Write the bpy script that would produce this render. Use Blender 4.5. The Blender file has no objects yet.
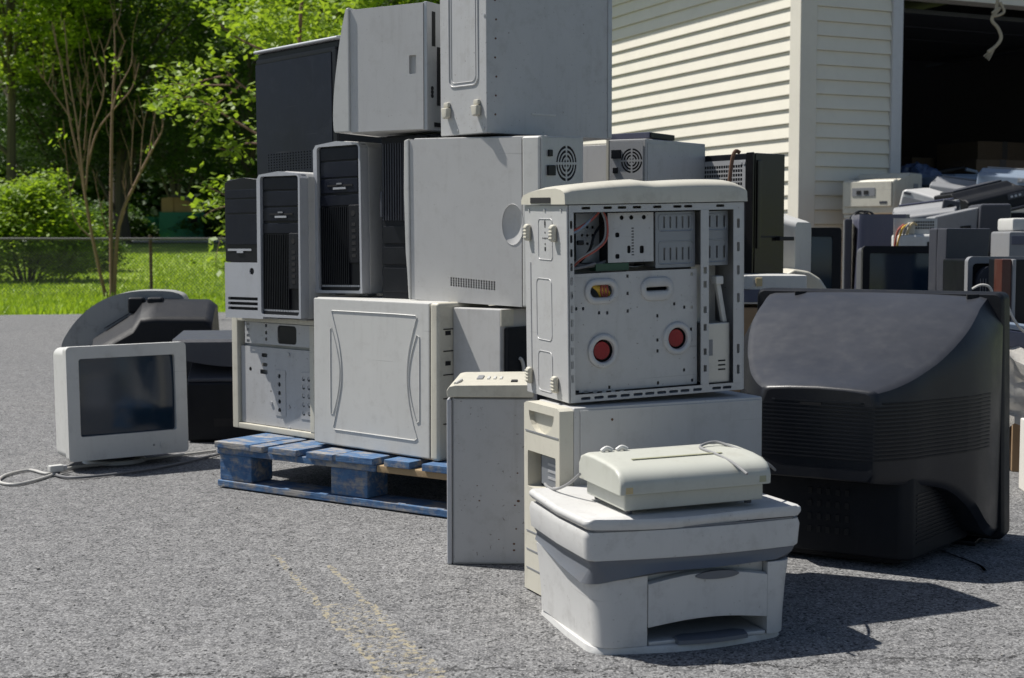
import bpy, bmesh, math, random
import numpy as np
from mathutils import Vector, Matrix
R = math.radians
PI = math.pi
random.seed(7); rng = np.random.default_rng(11)
C = bpy.context.scene.collection
scene = bpy.context.scene

# ------------------------------------------------------------------ camera maths
CAM_H, FPX, PITCH = 0.75, 1400.0, math.atan(99/1400)
def at(px, py, Y):
    "world point seen at pixel (px,py) at distance Y along the ground"
    fw = np.array([0, math.cos(PITCH), -math.sin(PITCH)]); up = np.array([0, math.sin(PITCH), math.cos(PITCH)])
    r = fw + np.array([1, 0, 0])*(px-512)/FPX + up*(339-py)/FPX
    return Vector(np.array([0, 0, CAM_H]) + r*Y/r[1])

# ------------------------------------------------------------------ mesh builder
class MB:
    def __init__(s): s.bm = bmesh.new()
    def box(s, x0, x1, y0, y1, z0, z1, bev=0, seg=2):
        m = Matrix.Translation(((x0+x1)/2, (y0+y1)/2, (z0+z1)/2)) @ Matrix.Diagonal((x1-x0, y1-y0, z1-z0, 1))
        r = bmesh.ops.create_cube(s.bm, size=1, matrix=m)
        if bev: s._bev(r['verts'], bev, seg)
        return s
    def _bev(s, verts, bev, seg):
        es = {e for v in verts for e in v.link_edges}
        bmesh.ops.bevel(s.bm, geom=list(es), offset=bev, segments=seg, affect='EDGES', profile=.5, clamp_overlap=True)
    def prism(s, pts, plane, a, b, bev=0, seg=2):
        def p3(p, t):
            if plane == 'xz': return (p[0], t, p[1])
            if plane == 'yz': return (t, p[0], p[1])
            return (p[0], p[1], t)
        A = [s.bm.verts.new(p3(p, a)) for p in pts]; B = [s.bm.verts.new(p3(p, b)) for p in pts]
        n = len(pts)
        s.bm.faces.new(A[::-1]); s.bm.faces.new(B)
        for i in range(n): s.bm.faces.new((A[i], A[(i+1) % n], B[(i+1) % n], B[i]))
        if bev: s._bev(A+B, bev, seg)
        return s
    def plate(s, outer, holes, plane, d, th):
        "flat sheet with real holes, extruded by th"
        def p3(p):
            if plane == 'xz': return (p[0], d, p[1])
            if plane == 'yz': return (d, p[0], p[1])
            return (p[0], p[1], d)
        es = []
        for loop in [outer]+holes:
            v = [s.bm.verts.new(p3(p)) for p in loop]
            for i in range(len(v)): es.append(s.bm.edges.new((v[i], v[(i+1) % len(v)])))
        r = bmesh.ops.triangle_fill(s.bm, use_beauty=True, use_dissolve=False, edges=es)
        fs = [g for g in r['geom'] if isinstance(g, bmesh.types.BMFace)]
        ex = bmesh.ops.extrude_face_region(s.bm, geom=fs)
        vec = {'xz': (0, th, 0), 'yz': (th, 0, 0), 'xy': (0, 0, th)}[plane]
        bmesh.ops.translate(s.bm, vec=vec, verts=[g for g in ex['geom'] if isinstance(g, bmesh.types.BMVert)])
        return s
    def cyl(s, p0, p1, r0, r1=None, n=16):
        return s.tube([p0, p1], [r0, r0 if r1 is None else r1], n)
    def tube(s, pts, r, n=8, closed=False):
        P = [Vector(p) for p in pts]; k = len(P)
        rr = r if isinstance(r, (list, tuple)) else [r]*k
        t0 = (P[1]-P[0]).normalized()
        a = t0.orthogonal().normalized(); rings = []
        for i in range(k):
            if closed: t = (P[(i+1) % k]-P[i-1])
            else: t = (P[min(i+1, k-1)]-P[max(i-1, 0)])
            if t.length < 1e-9: t = t0
            t.normalize(); a = (a-t*a.dot(t))
            a = a.normalized() if a.length > 1e-6 else t.orthogonal().normalized()
            b = t.cross(a)
            rings.append([s.bm.verts.new(P[i]+(a*math.cos(2*PI*j/n)+b*math.sin(2*PI*j/n))*rr[i]) for j in range(n)])
        m = k if closed else k-1
        for i in range(m):
            A, B = rings[i], rings[(i+1) % k]
            for j in range(n): s.bm.faces.new((A[j], A[(j+1) % n], B[(j+1) % n], B[j]))
        if not closed: s.bm.faces.new(rings[0][::-1]); s.bm.faces.new(rings[-1])
        return s
    def loft(s, secs, cap=True):
        V = [[s.bm.verts.new(p) for p in sec] for sec in secs]; n = len(secs[0])
        for i in range(len(V)-1):
            for j in range(n): s.bm.faces.new((V[i][j], V[i][(j+1) % n], V[i+1][(j+1) % n], V[i+1][j]))
        if cap: s.bm.faces.new(V[0][::-1]); s.bm.faces.new(V[-1])
        return s
    def quad(s, *p): s.bm.faces.new([s.bm.verts.new(q) for q in p]); return s
    def build(s, name, mat, parent=None, smooth=True, ang=38, recalc=True):
        if recalc: bmesh.ops.recalc_face_normals(s.bm, faces=s.bm.faces[:])
        me = bpy.data.meshes.new(name); s.bm.to_mesh(me); s.bm.free()
        if smooth:
            me.polygons.foreach_set('use_smooth', [True]*len(me.polygons))
            me.set_sharp_from_angle(angle=R(ang))
        me.materials.append(mat)
        o = bpy.data.objects.new(name, me); C.objects.link(o)
        if smooth:
            wm = o.modifiers.new('weighted_normal', 'WEIGHTED_NORMAL'); wm.keep_sharp = True; wm.weight = 80
        if parent: o.parent = parent
        return o
def circ(cx, cy, r, n=20, ry=None, a0=0):
    return [(cx+r*math.cos(a0+2*PI*i/n), cy+(ry or r)*math.sin(a0+2*PI*i/n)) for i in range(n)]
def rect(x0, x1, y0, y1): return [(x0, y0), (x1, y0), (x1, y1), (x0, y1)]
def rrect(x0, x1, y0, y1, r, n=4):
    out = []
    for cx, cy, a in ((x1-r, y1-r, 0), (x0+r, y1-r, PI/2), (x0+r, y0+r, PI), (x1-r, y0+r, 3*PI/2)):
        for i in range(n+1):
            t = a+PI/2*i/n; out.append((cx+r*math.cos(t), cy+r*math.sin(t)))
    return out
def arc_hole(cx, cy, r0, r1, a0, a1, n=7):
    o = [(cx+r1*math.cos(a0+(a1-a0)*i/n), cy+r1*math.sin(a0+(a1-a0)*i/n)) for i in range(n+1)]
    i_ = [(cx+r0*math.cos(a1-(a1-a0)*i/n), cy+r0*math.sin(a1-(a1-a0)*i/n)) for i in range(n+1)]
    return o+i_
def fan_holes(cx, cy, rad, rings=4):
    hs = []
    w = rad/(rings+.3)
    for k in range(rings):
        r0 = w*(k+.45); r1 = r0+w*.62
        for q in range(4):
            g = .0022/max(r0, .004)+.02
            hs.append(arc_hole(cx, cy, r0, r1, q*PI/2+PI/4*0+g, (q+1)*PI/2-g))
    return hs
def cat_rom(P, n=6, closed=False):
    P = [Vector(p) for p in P]; out = []; k = len(P)
    for i in range(k if closed else k-1):
        if closed: a, b, c, d = P[i-1], P[i], P[(i+1) % k], P[(i+2) % k]
        else: a, b, c, d = P[max(i-1, 0)], P[i], P[i+1], P[min(i+2, k-1)]
        for j in range(n):
            t = j/n
            out.append(.5*((2*b)+(c-a)*t+(2*a-5*b+4*c-d)*t*t+(3*b-a-3*c+d)*t**3))
    if not closed: out.append(P[-1])
    return out

# ------------------------------------------------------------------ objects
def tag(o, label=None, cat=None, group=None, kind=None):
    if label: o['label'] = label
    if cat: o['category'] = cat
    if group: o['group'] = group
    if kind: o['kind'] = kind
    return o
def thing(name, label, cat, loc=(0, 0, 0), rot=(0, 0, 0), group=None):
    o = bpy.data.objects.new(name, None); C.objects.link(o); o.empty_display_size = .1
    o.location = loc; o.rotation_euler = rot if isinstance(rot, tuple) else (0, 0, rot)
    return tag(o, label, cat, group)
def case(name, label, N, yaw, tx=0, ty=0, cat='computer tower', group='discarded computer towers'):
    "x runs to the near corner (0) along the face y=0; y runs back along the face x=0"
    return thing(name, label, cat, N, (ty, tx, R(yaw)-PI), group)
def dup(root, loc, rot, label, group=None):
    r = root.copy(); C.objects.link(r); r.location = loc; r.rotation_euler = rot; r['label'] = label
    if group: r['group'] = group
    for ch in root.children:
        c = ch.copy(); C.objects.link(c); c.parent = r
        for g in ch.children:
            d = g.copy(); C.objects.link(d); d.parent = c
    return r

# ------------------------------------------------------------------ materials
def nodes(name):
    m = bpy.data.materials.new(name); m.use_nodes = True
    nt = m.node_tree; return m, nt, nt.nodes, nt.links, nt.nodes['Principled BSDF']
def ramp(N, a, b, ca=(0, 0, 0, 1), cb=(1, 1, 1, 1)):
    r = N.new('ShaderNodeValToRGB'); e = r.color_ramp.elements
    e[0].position = a; e[1].position = b; e[0].color = ca; e[1].color = cb; return r
def mixc(N, L, fac, a, b, mode='MIX'):
    m = N.new('ShaderNodeMix'); m.data_type = 'RGBA'; m.blend_type = mode
    for i, v in ((0, fac), (6, a), (7, b)):
        if isinstance(v, (int, float)): m.inputs[i].default_value = v
        elif isinstance(v, tuple): m.inputs[i].default_value = v if len(v) == 4 else (*v, 1)
        else: L.new(v, m.inputs[i])
    return m.outputs[2]
def noise(N, L, vec, scale, detail=4, rough=.6):
    n = N.new('ShaderNodeTexNoise'); n.inputs['Scale'].default_value = scale
    n.inputs['Detail'].default_value = detail; n.inputs['Roughness'].default_value = rough
    L.new(vec, n.inputs['Vector']); return n.outputs['Fac']
def objvec(N, L, scale=None):
    tc = N.new('ShaderNodeTexCoord'); oi = N.new('ShaderNodeObjectInfo')
    mul = N.new('ShaderNodeVectorMath'); mul.operation = 'SCALE'; mul.inputs[0].default_value = (13.1, 7.7, 5.3)
    L.new(oi.outputs['Random'], mul.inputs['Scale'])
    add = N.new('ShaderNodeVectorMath'); add.operation = 'ADD'
    L.new(tc.outputs['Object'], add.inputs[0]); L.new(mul.outputs[0], add.inputs[1])
    v = add.outputs[0]
    if scale:
        mp = N.new('ShaderNodeVectorMath'); mp.operation = 'MULTIPLY'; mp.inputs[1].default_value = scale
        L.new(v, mp.inputs[0]); v = mp.outputs[0]
    return v
def surf(name, col, rough=.45, metal=0, dirt=.3, dcol=(.16, .13, .1), streak=.15, bump=.05, bscale=900, var=.035, spec=.5, speck=.0, wear=None, dust_sheen=None, scuff=0):
    m, nt, N, L, B = nodes(name)
    v = objvec(N, L)
    big = noise(N, L, v, 5, 5, .65); mid = noise(N, L, v, 22, 6, .7)
    c = mixc(N, L, ramp_out(N, L, big, .3, .7), tuple(x*(1-var) for x in col), tuple(min(1, x*(1+var)) for x in col))
    if dirt:
        f = ramp_out(N, L, mid, .52, .82); mm = N.new('ShaderNodeMath'); mm.operation = 'MULTIPLY'; mm.inputs[1].default_value = dirt
        L.new(f, mm.inputs[0]); c = mixc(N, L, mm.outputs[0], c, dcol)
    if streak:
        vs = objvec(N, L, (38, 38, 3)); s_ = noise(N, L, vs, 1.0, 5, .7)
        f = ramp_out(N, L, s_, .55, .8); mm = N.new('ShaderNodeMath'); mm.operation = 'MULTIPLY'; mm.inputs[1].default_value = streak
        L.new(f, mm.inputs[0]); c = mixc(N, L, mm.outputs[0], c, dcol)
    if speck:
        vo = noise(N, L, v, 130, 2, .5)
        f = ramp_out(N, L, vo, .69, .75); mm = N.new('ShaderNodeMath'); mm.operation = 'MULTIPLY'; mm.inputs[1].default_value = speck
        L.new(f, mm.inputs[0]); c = mixc(N, L, mm.outputs[0], c, (.09, .06, .04))
    if wear:
        w = noise(N, L, v, 9, 8, .75); f = ramp_out(N, L, w, .56, .6)
        c = mixc(N, L, f, c, wear)
    if scuff:  # long thin scratches and rubbed dark marks
        for k_, (sv, th_, sc_col) in enumerate((((1.2, 1.2, 75), .70, (.24, .235, .23)), ((60, 60, 2.2), .735, (.75, .75, .74)))):
            a_ = noise(N, L, objvec(N, L, sv), 1.6, 3, .5); b_ = noise(N, L, v, 4.5, 2, .5)
            m_ = N.new('ShaderNodeMath'); m_.operation = 'MULTIPLY'; L.new(ramp_out(N, L, a_, th_, th_+.03), m_.inputs[0]); L.new(ramp_out(N, L, b_, .5, .6), m_.inputs[1])
            n_ = N.new('ShaderNodeMath'); n_.operation = 'MULTIPLY'; n_.inputs[1].default_value = scuff; L.new(m_.outputs[0], n_.inputs[0]); c = mixc(N, L, n_.outputs[0], c, sc_col)
        r_ = ramp_out(N, L, noise(N, L, v, 14, 9, .8), .66, .72); n_ = N.new('ShaderNodeMath'); n_.operation = 'MULTIPLY'; n_.inputs[1].default_value = scuff*.8; L.new(r_, n_.inputs[0]); c = mixc(N, L, n_.outputs[0], c, (.17, .16, .15))
    if dust_sheen:   # dusty tone that also paints a sunlit sheen on upward faces
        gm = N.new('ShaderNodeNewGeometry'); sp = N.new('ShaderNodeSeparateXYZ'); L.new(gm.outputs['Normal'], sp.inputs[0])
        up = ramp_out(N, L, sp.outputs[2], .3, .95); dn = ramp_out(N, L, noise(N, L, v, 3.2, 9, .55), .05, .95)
        mm = N.new('ShaderNodeMath'); mm.operation = 'MULTIPLY'; L.new(up, mm.inputs[0]); L.new(dn, mm.inputs[1]); c = mixc(N, L, mm.outputs[0], c, dust_sheen)
    L.new(c, B.inputs['Base Color'])
    rr = N.new('ShaderNodeMapRange'); rr.inputs['To Min'].default_value = max(.02, rough-.1); rr.inputs['To Max'].default_value = min(1, rough+.18)
    L.new(mid, rr.inputs['Value']); L.new(rr.outputs[0], B.inputs['Roughness'])
    B.inputs['Metallic'].default_value = metal; B.inputs['Specular IOR Level'].default_value = spec
    if bump:
        bn = noise(N, L, v, bscale, 2, .5); bp = N.new('ShaderNodeBump'); bp.inputs['Strength'].default_value = bump; bp.inputs['Distance'].default_value = .002
        L.new(bn, bp.inputs['Height']); L.new(bp.outputs[0], B.inputs['Normal'])
    return m
def ramp_out(N, L, src, a, b):
    r = ramp(N, a, b); L.new(src, r.inputs[0]); return r.outputs[0]

M = {}
M['cream'] = surf('cream_plastic', (.535, .51, .43), .42, dirt=.35, streak=.18, scuff=.4)
M['white'] = surf('white_plastic', (.55, .545, .52), .4, dirt=.25, streak=.15, scuff=.4)
M['grey_white'] = surf('grey_white_plastic', (.48, .475, .465), .42, dirt=.2, streak=.18, speck=.35, scuff=.4)
M['steel'] = surf('painted_case_steel', (.44, .44, .44), .42, metal=.1, dirt=.28, streak=.22, speck=.6, scuff=.4)
M['galv'] = surf('galvanised_steel', (.44, .445, .455), .36, metal=.35, dirt=.25, streak=.15, speck=.3)
M['cage_shaded'] = surf('shaded_cage_steel', (.25, .265, .29), .38, metal=.5, dirt=.2)  # steel darkened in colour for the shade inside the drive bays
M['psu'] = surf('power_supply_steel', (.52, .51, .48), .35, metal=.5, dirt=.3)
M['silver'] = surf('silver_plastic', (.42, .43, .455), .36, metal=.15, dirt=.2)
M['tower_side'] = surf('tower_side_paint', (.46, .455, .445), .42, dirt=.22, streak=.25, scuff=.4)
M['black'] = surf('black_plastic', (.007, .008, .011), .34, dirt=.25, dcol=(.03, .03, .03), var=.2, spec=.25)
M['matte_black'] = surf('matte_black_plastic', (.010, .011, .014), .48, dirt=.25, dcol=(.03, .03, .03), bump=.25, bscale=700, var=.2, spec=.22)
M['tv_shell'] = surf('tv_shell_plastic', (.012, .013, .017), .31, dirt=.3, dcol=(.05, .05, .05), streak=.05, bump=.10, bscale=900, var=.2, spec=.40, dust_sheen=(.060, .063, .072))  # lighter upward faces paint the sunlit sheen of the TV top
M['panel_black'] = surf('scuffed_black_panel', (.007, .009, .017), .3, dirt=.22, dcol=(.05, .055, .07), streak=.14, var=.2, spec=.22, scuff=.12)
M['gloss_black'] = surf('glossy_black_lacquer', (.005, .0045, .005), .10, dirt=.25, dcol=(.03, .025, .02), var=.2)
M['hole'] = surf('dark_cavity', (.006, .006, .007), .7, dirt=0, streak=0, bump=0)
M['dark_grey'] = surf('dark_grey_plastic', (.055, .058, .070), .42, dirt=.3, dcol=(.11, .11, .11), bump=.2, spec=.3)
M['mid_grey'] = surf('mid_grey_plastic', (.22, .225, .235), .42, dirt=.35)
M['band'] = surf('slate_band_plastic', (.125, .135, .155), .4, dirt=.3)
M['slate'] = surf('slate_panel', (.075, .08, .12), .36, dirt=.3, dcol=(.2, .2, .22))
M['bluegrey'] = surf('blue_grey_plastic', (.20, .25, .32), .38, dirt=.3)
M['printer'] = surf('light_printer_plastic', (.54, .535, .52), .42, dirt=.4, dcol=(.2, .18, .16), streak=.12, speck=.35, scuff=.4)
M['lamin'] = surf('yellowed_plastic', (.47, .475, .42), .4, dirt=.4, dcol=(.25, .23, .18), streak=.0, scuff=.4)
M['lamin_dark'] = surf('olive_strip', (.33, .33, .22), .5, dirt=.2)
M['tvgrey'] = surf('dusty_grey_shell', (.30, .30, .29), .5, dirt=.6, dcol=(.09, .085, .08), streak=.4)
M['glass'] = surf('crt_glass', (.008, .022, .042), .05, dirt=.12, dcol=(.05, .06, .07), streak=.08, bump=0, spec=.7)
M['red'] = surf('red_lens', (.24, .006, .010), .1, dirt=.3, bump=0)
M['wire_red'] = surf('red_wire', (.35, .08, .06), .5, dirt=0, streak=0)
M['wire_grey'] = surf('grey_wire', (.24, .24, .24), .5, dirt=.2, streak=0)
M['cord_white'] = surf('dirty_white_cord', (.48, .47, .44), .5, dirt=.5, streak=0)
M['cord_dark'] = surf('grey_cord', (.14, .14, .145), .5, dirt=.2, streak=0)
M['wire_yel'] = surf('yellow_wire', (.6, .38, .05), .5, dirt=0, streak=0)
M['pcb'] = surf('green_board', (.02, .07, .04), .4, dirt=.2, streak=0)
M['card'] = surf('cardboard', (.30, .20, .115), .85, dirt=.4, streak=.2, bump=.1, bscale=200)
M['grit'] = surf('loose_grit', (.26, .25, .235), .9, dirt=.2, streak=0, bump=0, var=.3)
M['card_shaded'] = surf('shaded_brown_carton', (.085, .056, .032), .85, dirt=.4, streak=.2)  # cardboard with the garage gloom put into its colour
M['paper'] = surf('white_sheet', (.62, .60, .56), .8, dirt=.35, dcol=(.3, .26, .2))
M['rust'] = surf('rusty_iron', (.12, .06, .035), .75, dirt=.6, dcol=(.05, .03, .02), bump=.3, bscale=300)
M['wood_red'] = surf('redwood_veneer', (.07, .02, .014), .35, dirt=.2)
M['vinyl'] = surf('cream_vinyl_siding', (.70, .66, .56), .42, dirt=.12, dcol=(.4, .37, .3), streak=.06, bump=.08, bscale=120, var=.03)
M['vinyl_trim'] = surf('cream_vinyl_trim', (.64, .605, .525), .42, dirt=.12, dcol=(.4, .36, .3), streak=.08)
M['jamb'] = surf('white_jamb', (.55, .55, .56), .45, dirt=.15, streak=.1)
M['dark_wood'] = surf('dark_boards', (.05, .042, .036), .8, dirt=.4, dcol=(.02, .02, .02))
M['concrete'] = surf('garage_slab', (.12, .115, .11), .85, dirt=.5)
M['roof'] = surf('roof_shingle', (.09, .085, .08), .9, dirt=.4, bump=.5, bscale=60)
M['bark'] = surf('tree_bark', (.075, .062, .048), .9, dirt=.5, dcol=(.03, .028, .02), streak=.5, bump=.6, bscale=60)
M['bark_pale'] = surf('pale_bark', (.22, .135, .095), .85, dirt=.5, dcol=(.08, .06, .045), streak=.4, bump=.4, bscale=80)
M['teal'] = surf('teal_boards', (.02, .19, .13), .6, dirt=.3)
M['tan'] = surf('tan_boards', (.42, .29, .13), .7, dirt=.2)
M['bag'] = surf('blue_plastic_bag', (.06, .09, .17), .25, dirt=.2, bump=.4, bscale=30)
M['rope'] = surf('frayed_rope', (.38, .33, .24), .9, dirt=.4)
M['fence'] = surf('weathered_galvanised_wire', (.10, .10, .095), .5, metal=.4, dirt=.4)
M['port_blue'] = surf('blue_port', (.03, .08, .3), .4, dirt=.1)
M['board_cream'] = surf('tan_circuit_plastic', (.5, .4, .22), .5, dirt=.3)

def wood_blue():
    m, nt, N, L, B = nodes('worn_blue_paint')
    v = objvec(N, L); vs = objvec(N, L, (4, 30, 30))
    n1 = noise(N, L, v, 13, 8, .75); n2 = noise(N, L, vs, 1.5, 6, .7); n3 = noise(N, L, v, 40, 4, .6)
    blue = mixc(N, L, ramp_out(N, L, n3, .3, .7), (.030, .085, .20), (.065, .15, .28))
    grey = mixc(N, L, ramp_out(N, L, n2, .35, .7), (.15, .145, .145), (.36, .34, .31))
    mx = N.new('ShaderNodeMath'); mx.operation = 'MULTIPLY_ADD'; mx.inputs[1].default_value = .45
    L.new(n2, mx.inputs[0]); L.new(n1, mx.inputs[2])
    c = mixc(N, L, ramp_out(N, L, mx.outputs[0], .68, .83), blue, grey)
    L.new(c, B.inputs['Base Color']); B.inputs['Roughness'].default_value = .75
    bp = N.new('ShaderNodeBump'); bp.inputs['Strength'].default_value = .8; bp.inputs['Distance'].default_value = .004
    L.new(n2, bp.inputs['Height']); L.new(bp.outputs[0], B.inputs['Normal'])
    return m
M['pallet'] = wood_blue()
M['raw_wood'] = surf('bare_pallet_wood', (.33, .235, .13), .8, dirt=.4, streak=.0, bump=.3, bscale=90)

def asphalt():
    m, nt, N, L, B = nodes('aged_asphalt')
    tc = N.new('ShaderNodeTexCoord'); v = tc.outputs['Object']
    def vor(sc, out='Color'):
        o = N.new('ShaderNodeTexVoronoi'); o.inputs['Scale'].default_value = sc; L.new(v, o.inputs['Vector']); return o
    v1 = vor(150); v2 = vor(310)
    bw = N.new('ShaderNodeRGBToBW'); L.new(v1.outputs['Color'], bw.inputs[0])
    bw2 = N.new('ShaderNodeRGBToBW'); L.new(v2.outputs['Color'], bw2.inputs[0])
    big = noise(N, L, v, 1.1, 6, .65); mid = noise(N, L, v, 18, 6, .75)
    r1 = ramp(N, .12, .88, (.018, .018, .019, 1), (.26, .26, .26, 1)); L.new(bw.outputs[0], r1.inputs[0])
    r2 = ramp(N, .1, .9, (.012, .012, .013, 1), (.35, .35, .35, 1)); L.new(bw2.outputs[0], r2.inputs[0])
    c = mixc(N, L, .5, r1.outputs[0], r2.outputs[0])
    c = mixc(N, L, ramp_out(N, L, big, .3, .7), c, (1.14, 1.13, 1.12), 'MULTIPLY')
    dk = ramp(N, .25, .62, (.62, .62, .64, 1), (1.12, 1.12, 1.12, 1)); L.new(mid, dk.inputs[0])
    c = mixc(N, L, 1.0, c, dk.outputs[0], 'MULTIPLY')
    for sc_, lim, pick, col_ in ((125, .30, .80, (.28, .277, .272)), (100, .33, .84, (.018, .018, .019)), (190, .34, .80, (.35, .345, .335))):
        vq = vor(sc_); bq = N.new('ShaderNodeSeparateColor'); L.new(vq.outputs['Color'], bq.inputs[0])
        m1 = N.new('ShaderNodeMath'); m1.operation = 'LESS_THAN'; m1.inputs[1].default_value = lim; L.new(vq.outputs['Distance'], m1.inputs[0])
        m2 = N.new('ShaderNodeMath'); m2.operation = 'GREATER_THAN'; m2.inputs[1].default_value = pick; L.new(bq.outputs[0], m2.inputs[0])
        m3 = N.new('ShaderNodeMath'); m3.operation = 'MULTIPLY'; L.new(m1.outputs[0], m3.inputs[0]); L.new(m2.outputs[0], m3.inputs[1]); c = mixc(N, L, m3.outputs[0], c, col_)
    st = noise(N, L, v, 2.6, 7, .7); sr = ramp(N, .66, .74, (1, 1, 1, 1), (.72, .72, .73, 1)); L.new(st, sr.inputs[0]); c = mixc(N, L, 1.0, c, sr.outputs[0], 'MULTIPLY')
    gt = noise(N, L, v, 75, 3, .6); gr = ramp(N, .68, .72, (1, 1, 1, 1), (.35, .35, .36, 1)); L.new(gt, gr.inputs[0]); c = mixc(N, L, 1.0, c, gr.outputs[0], 'MULTIPLY')
    sep = N.new('ShaderNodeSeparateXYZ'); L.new(v, sep.inputs[0])
    def math_(op, a, b=None, c_=None):
        q = N.new('ShaderNodeMath'); q.operation = op
        for i, s_ in enumerate((a, b, c_)):
            if s_ is None: continue
            if isinstance(s_, (int, float)): q.inputs[i].default_value = s_
            else: L.new(s_, q.inputs[i])
        return q.outputs[0]
    wob = noise(N, L, v, 7, 6, .7); wob2 = noise(N, L, v, 60, 4, .7)
    X, Y = sep.outputs[0], sep.outputs[1]
    # worn remains of two painted stripes
    for (x0, y0, x1, y1, wd) in ((-.566, 3.297, -.218, 2.356, .007), (-.421, 3.194, -.124, 2.356, .008)):
        dx, dy = x1-x0, y1-y0; ln = math.hypot(dx, dy); nx, ny = dy/ln, -dx/ln
        d = math_('ADD', math_('MULTIPLY', X, nx), math_('MULTIPLY', Y, ny)); d = math_('SUBTRACT', d, x0*nx+y0*ny)
        d = math_('ADD', d, math_('MULTIPLY', math_('SUBTRACT', wob, .5), .05))
        d = math_('ABSOLUTE', d)
        f = math_('LESS_THAN', d, wd); f = math_('MULTIPLY', f, math_('GREATER_THAN', wob2, .515))
        f = math_('MULTIPLY', f, math_('LESS_THAN', Y, y0)); f = math_('MULTIPLY', f, .85)
        c = mixc(N, L, f, c, (.33, .29, .20))
    # flecks between the stripes
    a1 = math_('ADD', math_('MULTIPLY', X, .938), math_('MULTIPLY', Y, .347)); a1 = math_('SUBTRACT', a1, -.566*.938+3.297*.347)
    f = math_('MULTIPLY', math_('GREATER_THAN', a1, 0), math_('LESS_THAN', a1, .11)); f = math_('MULTIPLY', f, math_('LESS_THAN', Y, 2.85))
    f = math_('MULTIPLY', f, math_('GREATER_THAN', wob2, .56)); f = math_('MULTIPLY', f, .75)
    c = mixc(N, L, f, c, (.33, .29, .20))
    # cracks
    for (y0, sl, amp, th) in ((2.40, .075, .24, .0042), (2.27, -.05, .20, .0022), (2.10, .55, .25, .0020)):
        d = math_('SUBTRACT', math_('SUBTRACT', Y, math_('MULTIPLY', X, sl)), y0)
        d = math_('ADD', d, math_('MULTIPLY', math_('SUBTRACT', wob, .5), amp)); d = math_('ADD', d, math_('MULTIPLY', math_('SUBTRACT', wob2, .5), .03))
        f = math_('LESS_THAN', math_('ABSOLUTE', d), th)
        f = math_('MULTIPLY', f, ramp_out(N, L, big, .38, .5)); f = math_('MULTIPLY', f, .85)
        c = mixc(N, L, f, c, (.012, .012, .012))
    L.new(c, B.inputs['Base Color']); B.inputs['Roughness'].default_value = .88; B.inputs['Specular IOR Level'].default_value = .3
    bp = N.new('ShaderNodeBump'); bp.inputs['Strength'].default_value = .85; bp.inputs['Distance'].default_value = .004
    h = math_('ADD', bw.outputs[0], math_('MULTIPLY', bw2.outputs[0], .6)); h = math_('ADD', h, math_('MULTIPLY', mid, .8))
    L.new(h, bp.inputs['Height']); L.new(bp.outputs[0], B.inputs['Normal'])
    return m
M['asphalt'] = asphalt()
def ground_mat(name, a, b, sc, c3=None):
    m, nt, N, L, B = nodes(name)
    tc = N.new('ShaderNodeTexCoord'); v = tc.outputs['Object']
    n1 = noise(N, L, v, sc, 8, .75); n2 = noise(N, L, v, .35, 4, .6)
    c = mixc(N, L, ramp_out(N, L, n1, .35, .68), a, b)
    if c3: c = mixc(N, L, ramp_out(N, L, n2, .45, .7), c, c3)
    L.new(c, B.inputs['Base Color']); B.inputs['Roughness'].default_value = .95
    bp = N.new('ShaderNodeBump'); bp.inputs['Strength'].default_value = .6; bp.inputs['Distance'].default_value = .05
    L.new(n1, bp.inputs['Height']); L.new(bp.outputs[0], B.inputs['Normal']); return m
M['lawn'] = ground_mat('mown_lawn', (.15, .235, .022), (.28, .38, .05), 9, (.26, .34, .045))
M['backing_dark'] = ground_mat('dark_backing_slope', (.012, .026, .006), (.03, .06, .012), .6)  # dark green for the slope added to block bright sky gaps
M['road'] = ground_mat('far_road', (.22, .22, .23), (.28, .28, .29), 3)
def leaf_mat(name, a, b, tr=.35):
    m, nt, N, L, B = nodes(name)
    g = N.new('ShaderNodeNewGeometry'); tc = N.new('ShaderNodeTexCoord')
    n = noise(N, L, tc.outputs['Object'], .8, 3, .6)
    ad = N.new('ShaderNodeMath'); ad.operation = 'MULTIPLY_ADD'; ad.inputs[1].default_value = .55
    L.new(g.outputs['Random Per Island'], ad.inputs[0]); L.new(n, ad.inputs[2])
    c = mixc(N, L, ramp_out(N, L, ad.outputs[0], .4, 1.1), a, b)
    L.new(c, B.inputs['Base Color']); B.inputs['Roughness'].default_value = .5; B.inputs['Specular IOR Level'].default_value = .35
    t = N.new('ShaderNodeBsdfTranslucent'); c2 = mixc(N, L, 1.0, c, (1.5, 1.5, .6), 'MULTIPLY'); L.new(c2, t.inputs['Color'])
    mx = N.new('ShaderNodeMixShader'); mx.inputs[0].default_value = tr
    L.new(B.outputs[0], mx.inputs[1]); L.new(t.outputs[0], mx.inputs[2]); L.new(mx.outputs[0], N['Material Output'].inputs['Surface'])
    return m
M['leaf_dark'] = leaf_mat('dark_leaves', (.020, .050, .009), (.065, .125, .018), .3)
M['leaf_mid'] = leaf_mat('mid_green_leaves', (.05, .11, .014), (.13, .22, .03))
M['leaf_lime'] = leaf_mat('lime_leaves', (.12, .20, .02), (.24, .33, .045), .45)
M['leaf_bush'] = leaf_mat('bush_leaves', (.13, .22, .022), (.27, .37, .05), .44)
M['grass'] = leaf_mat('grass_blades', (.16, .26, .022), (.32, .42, .06), .4)

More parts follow.
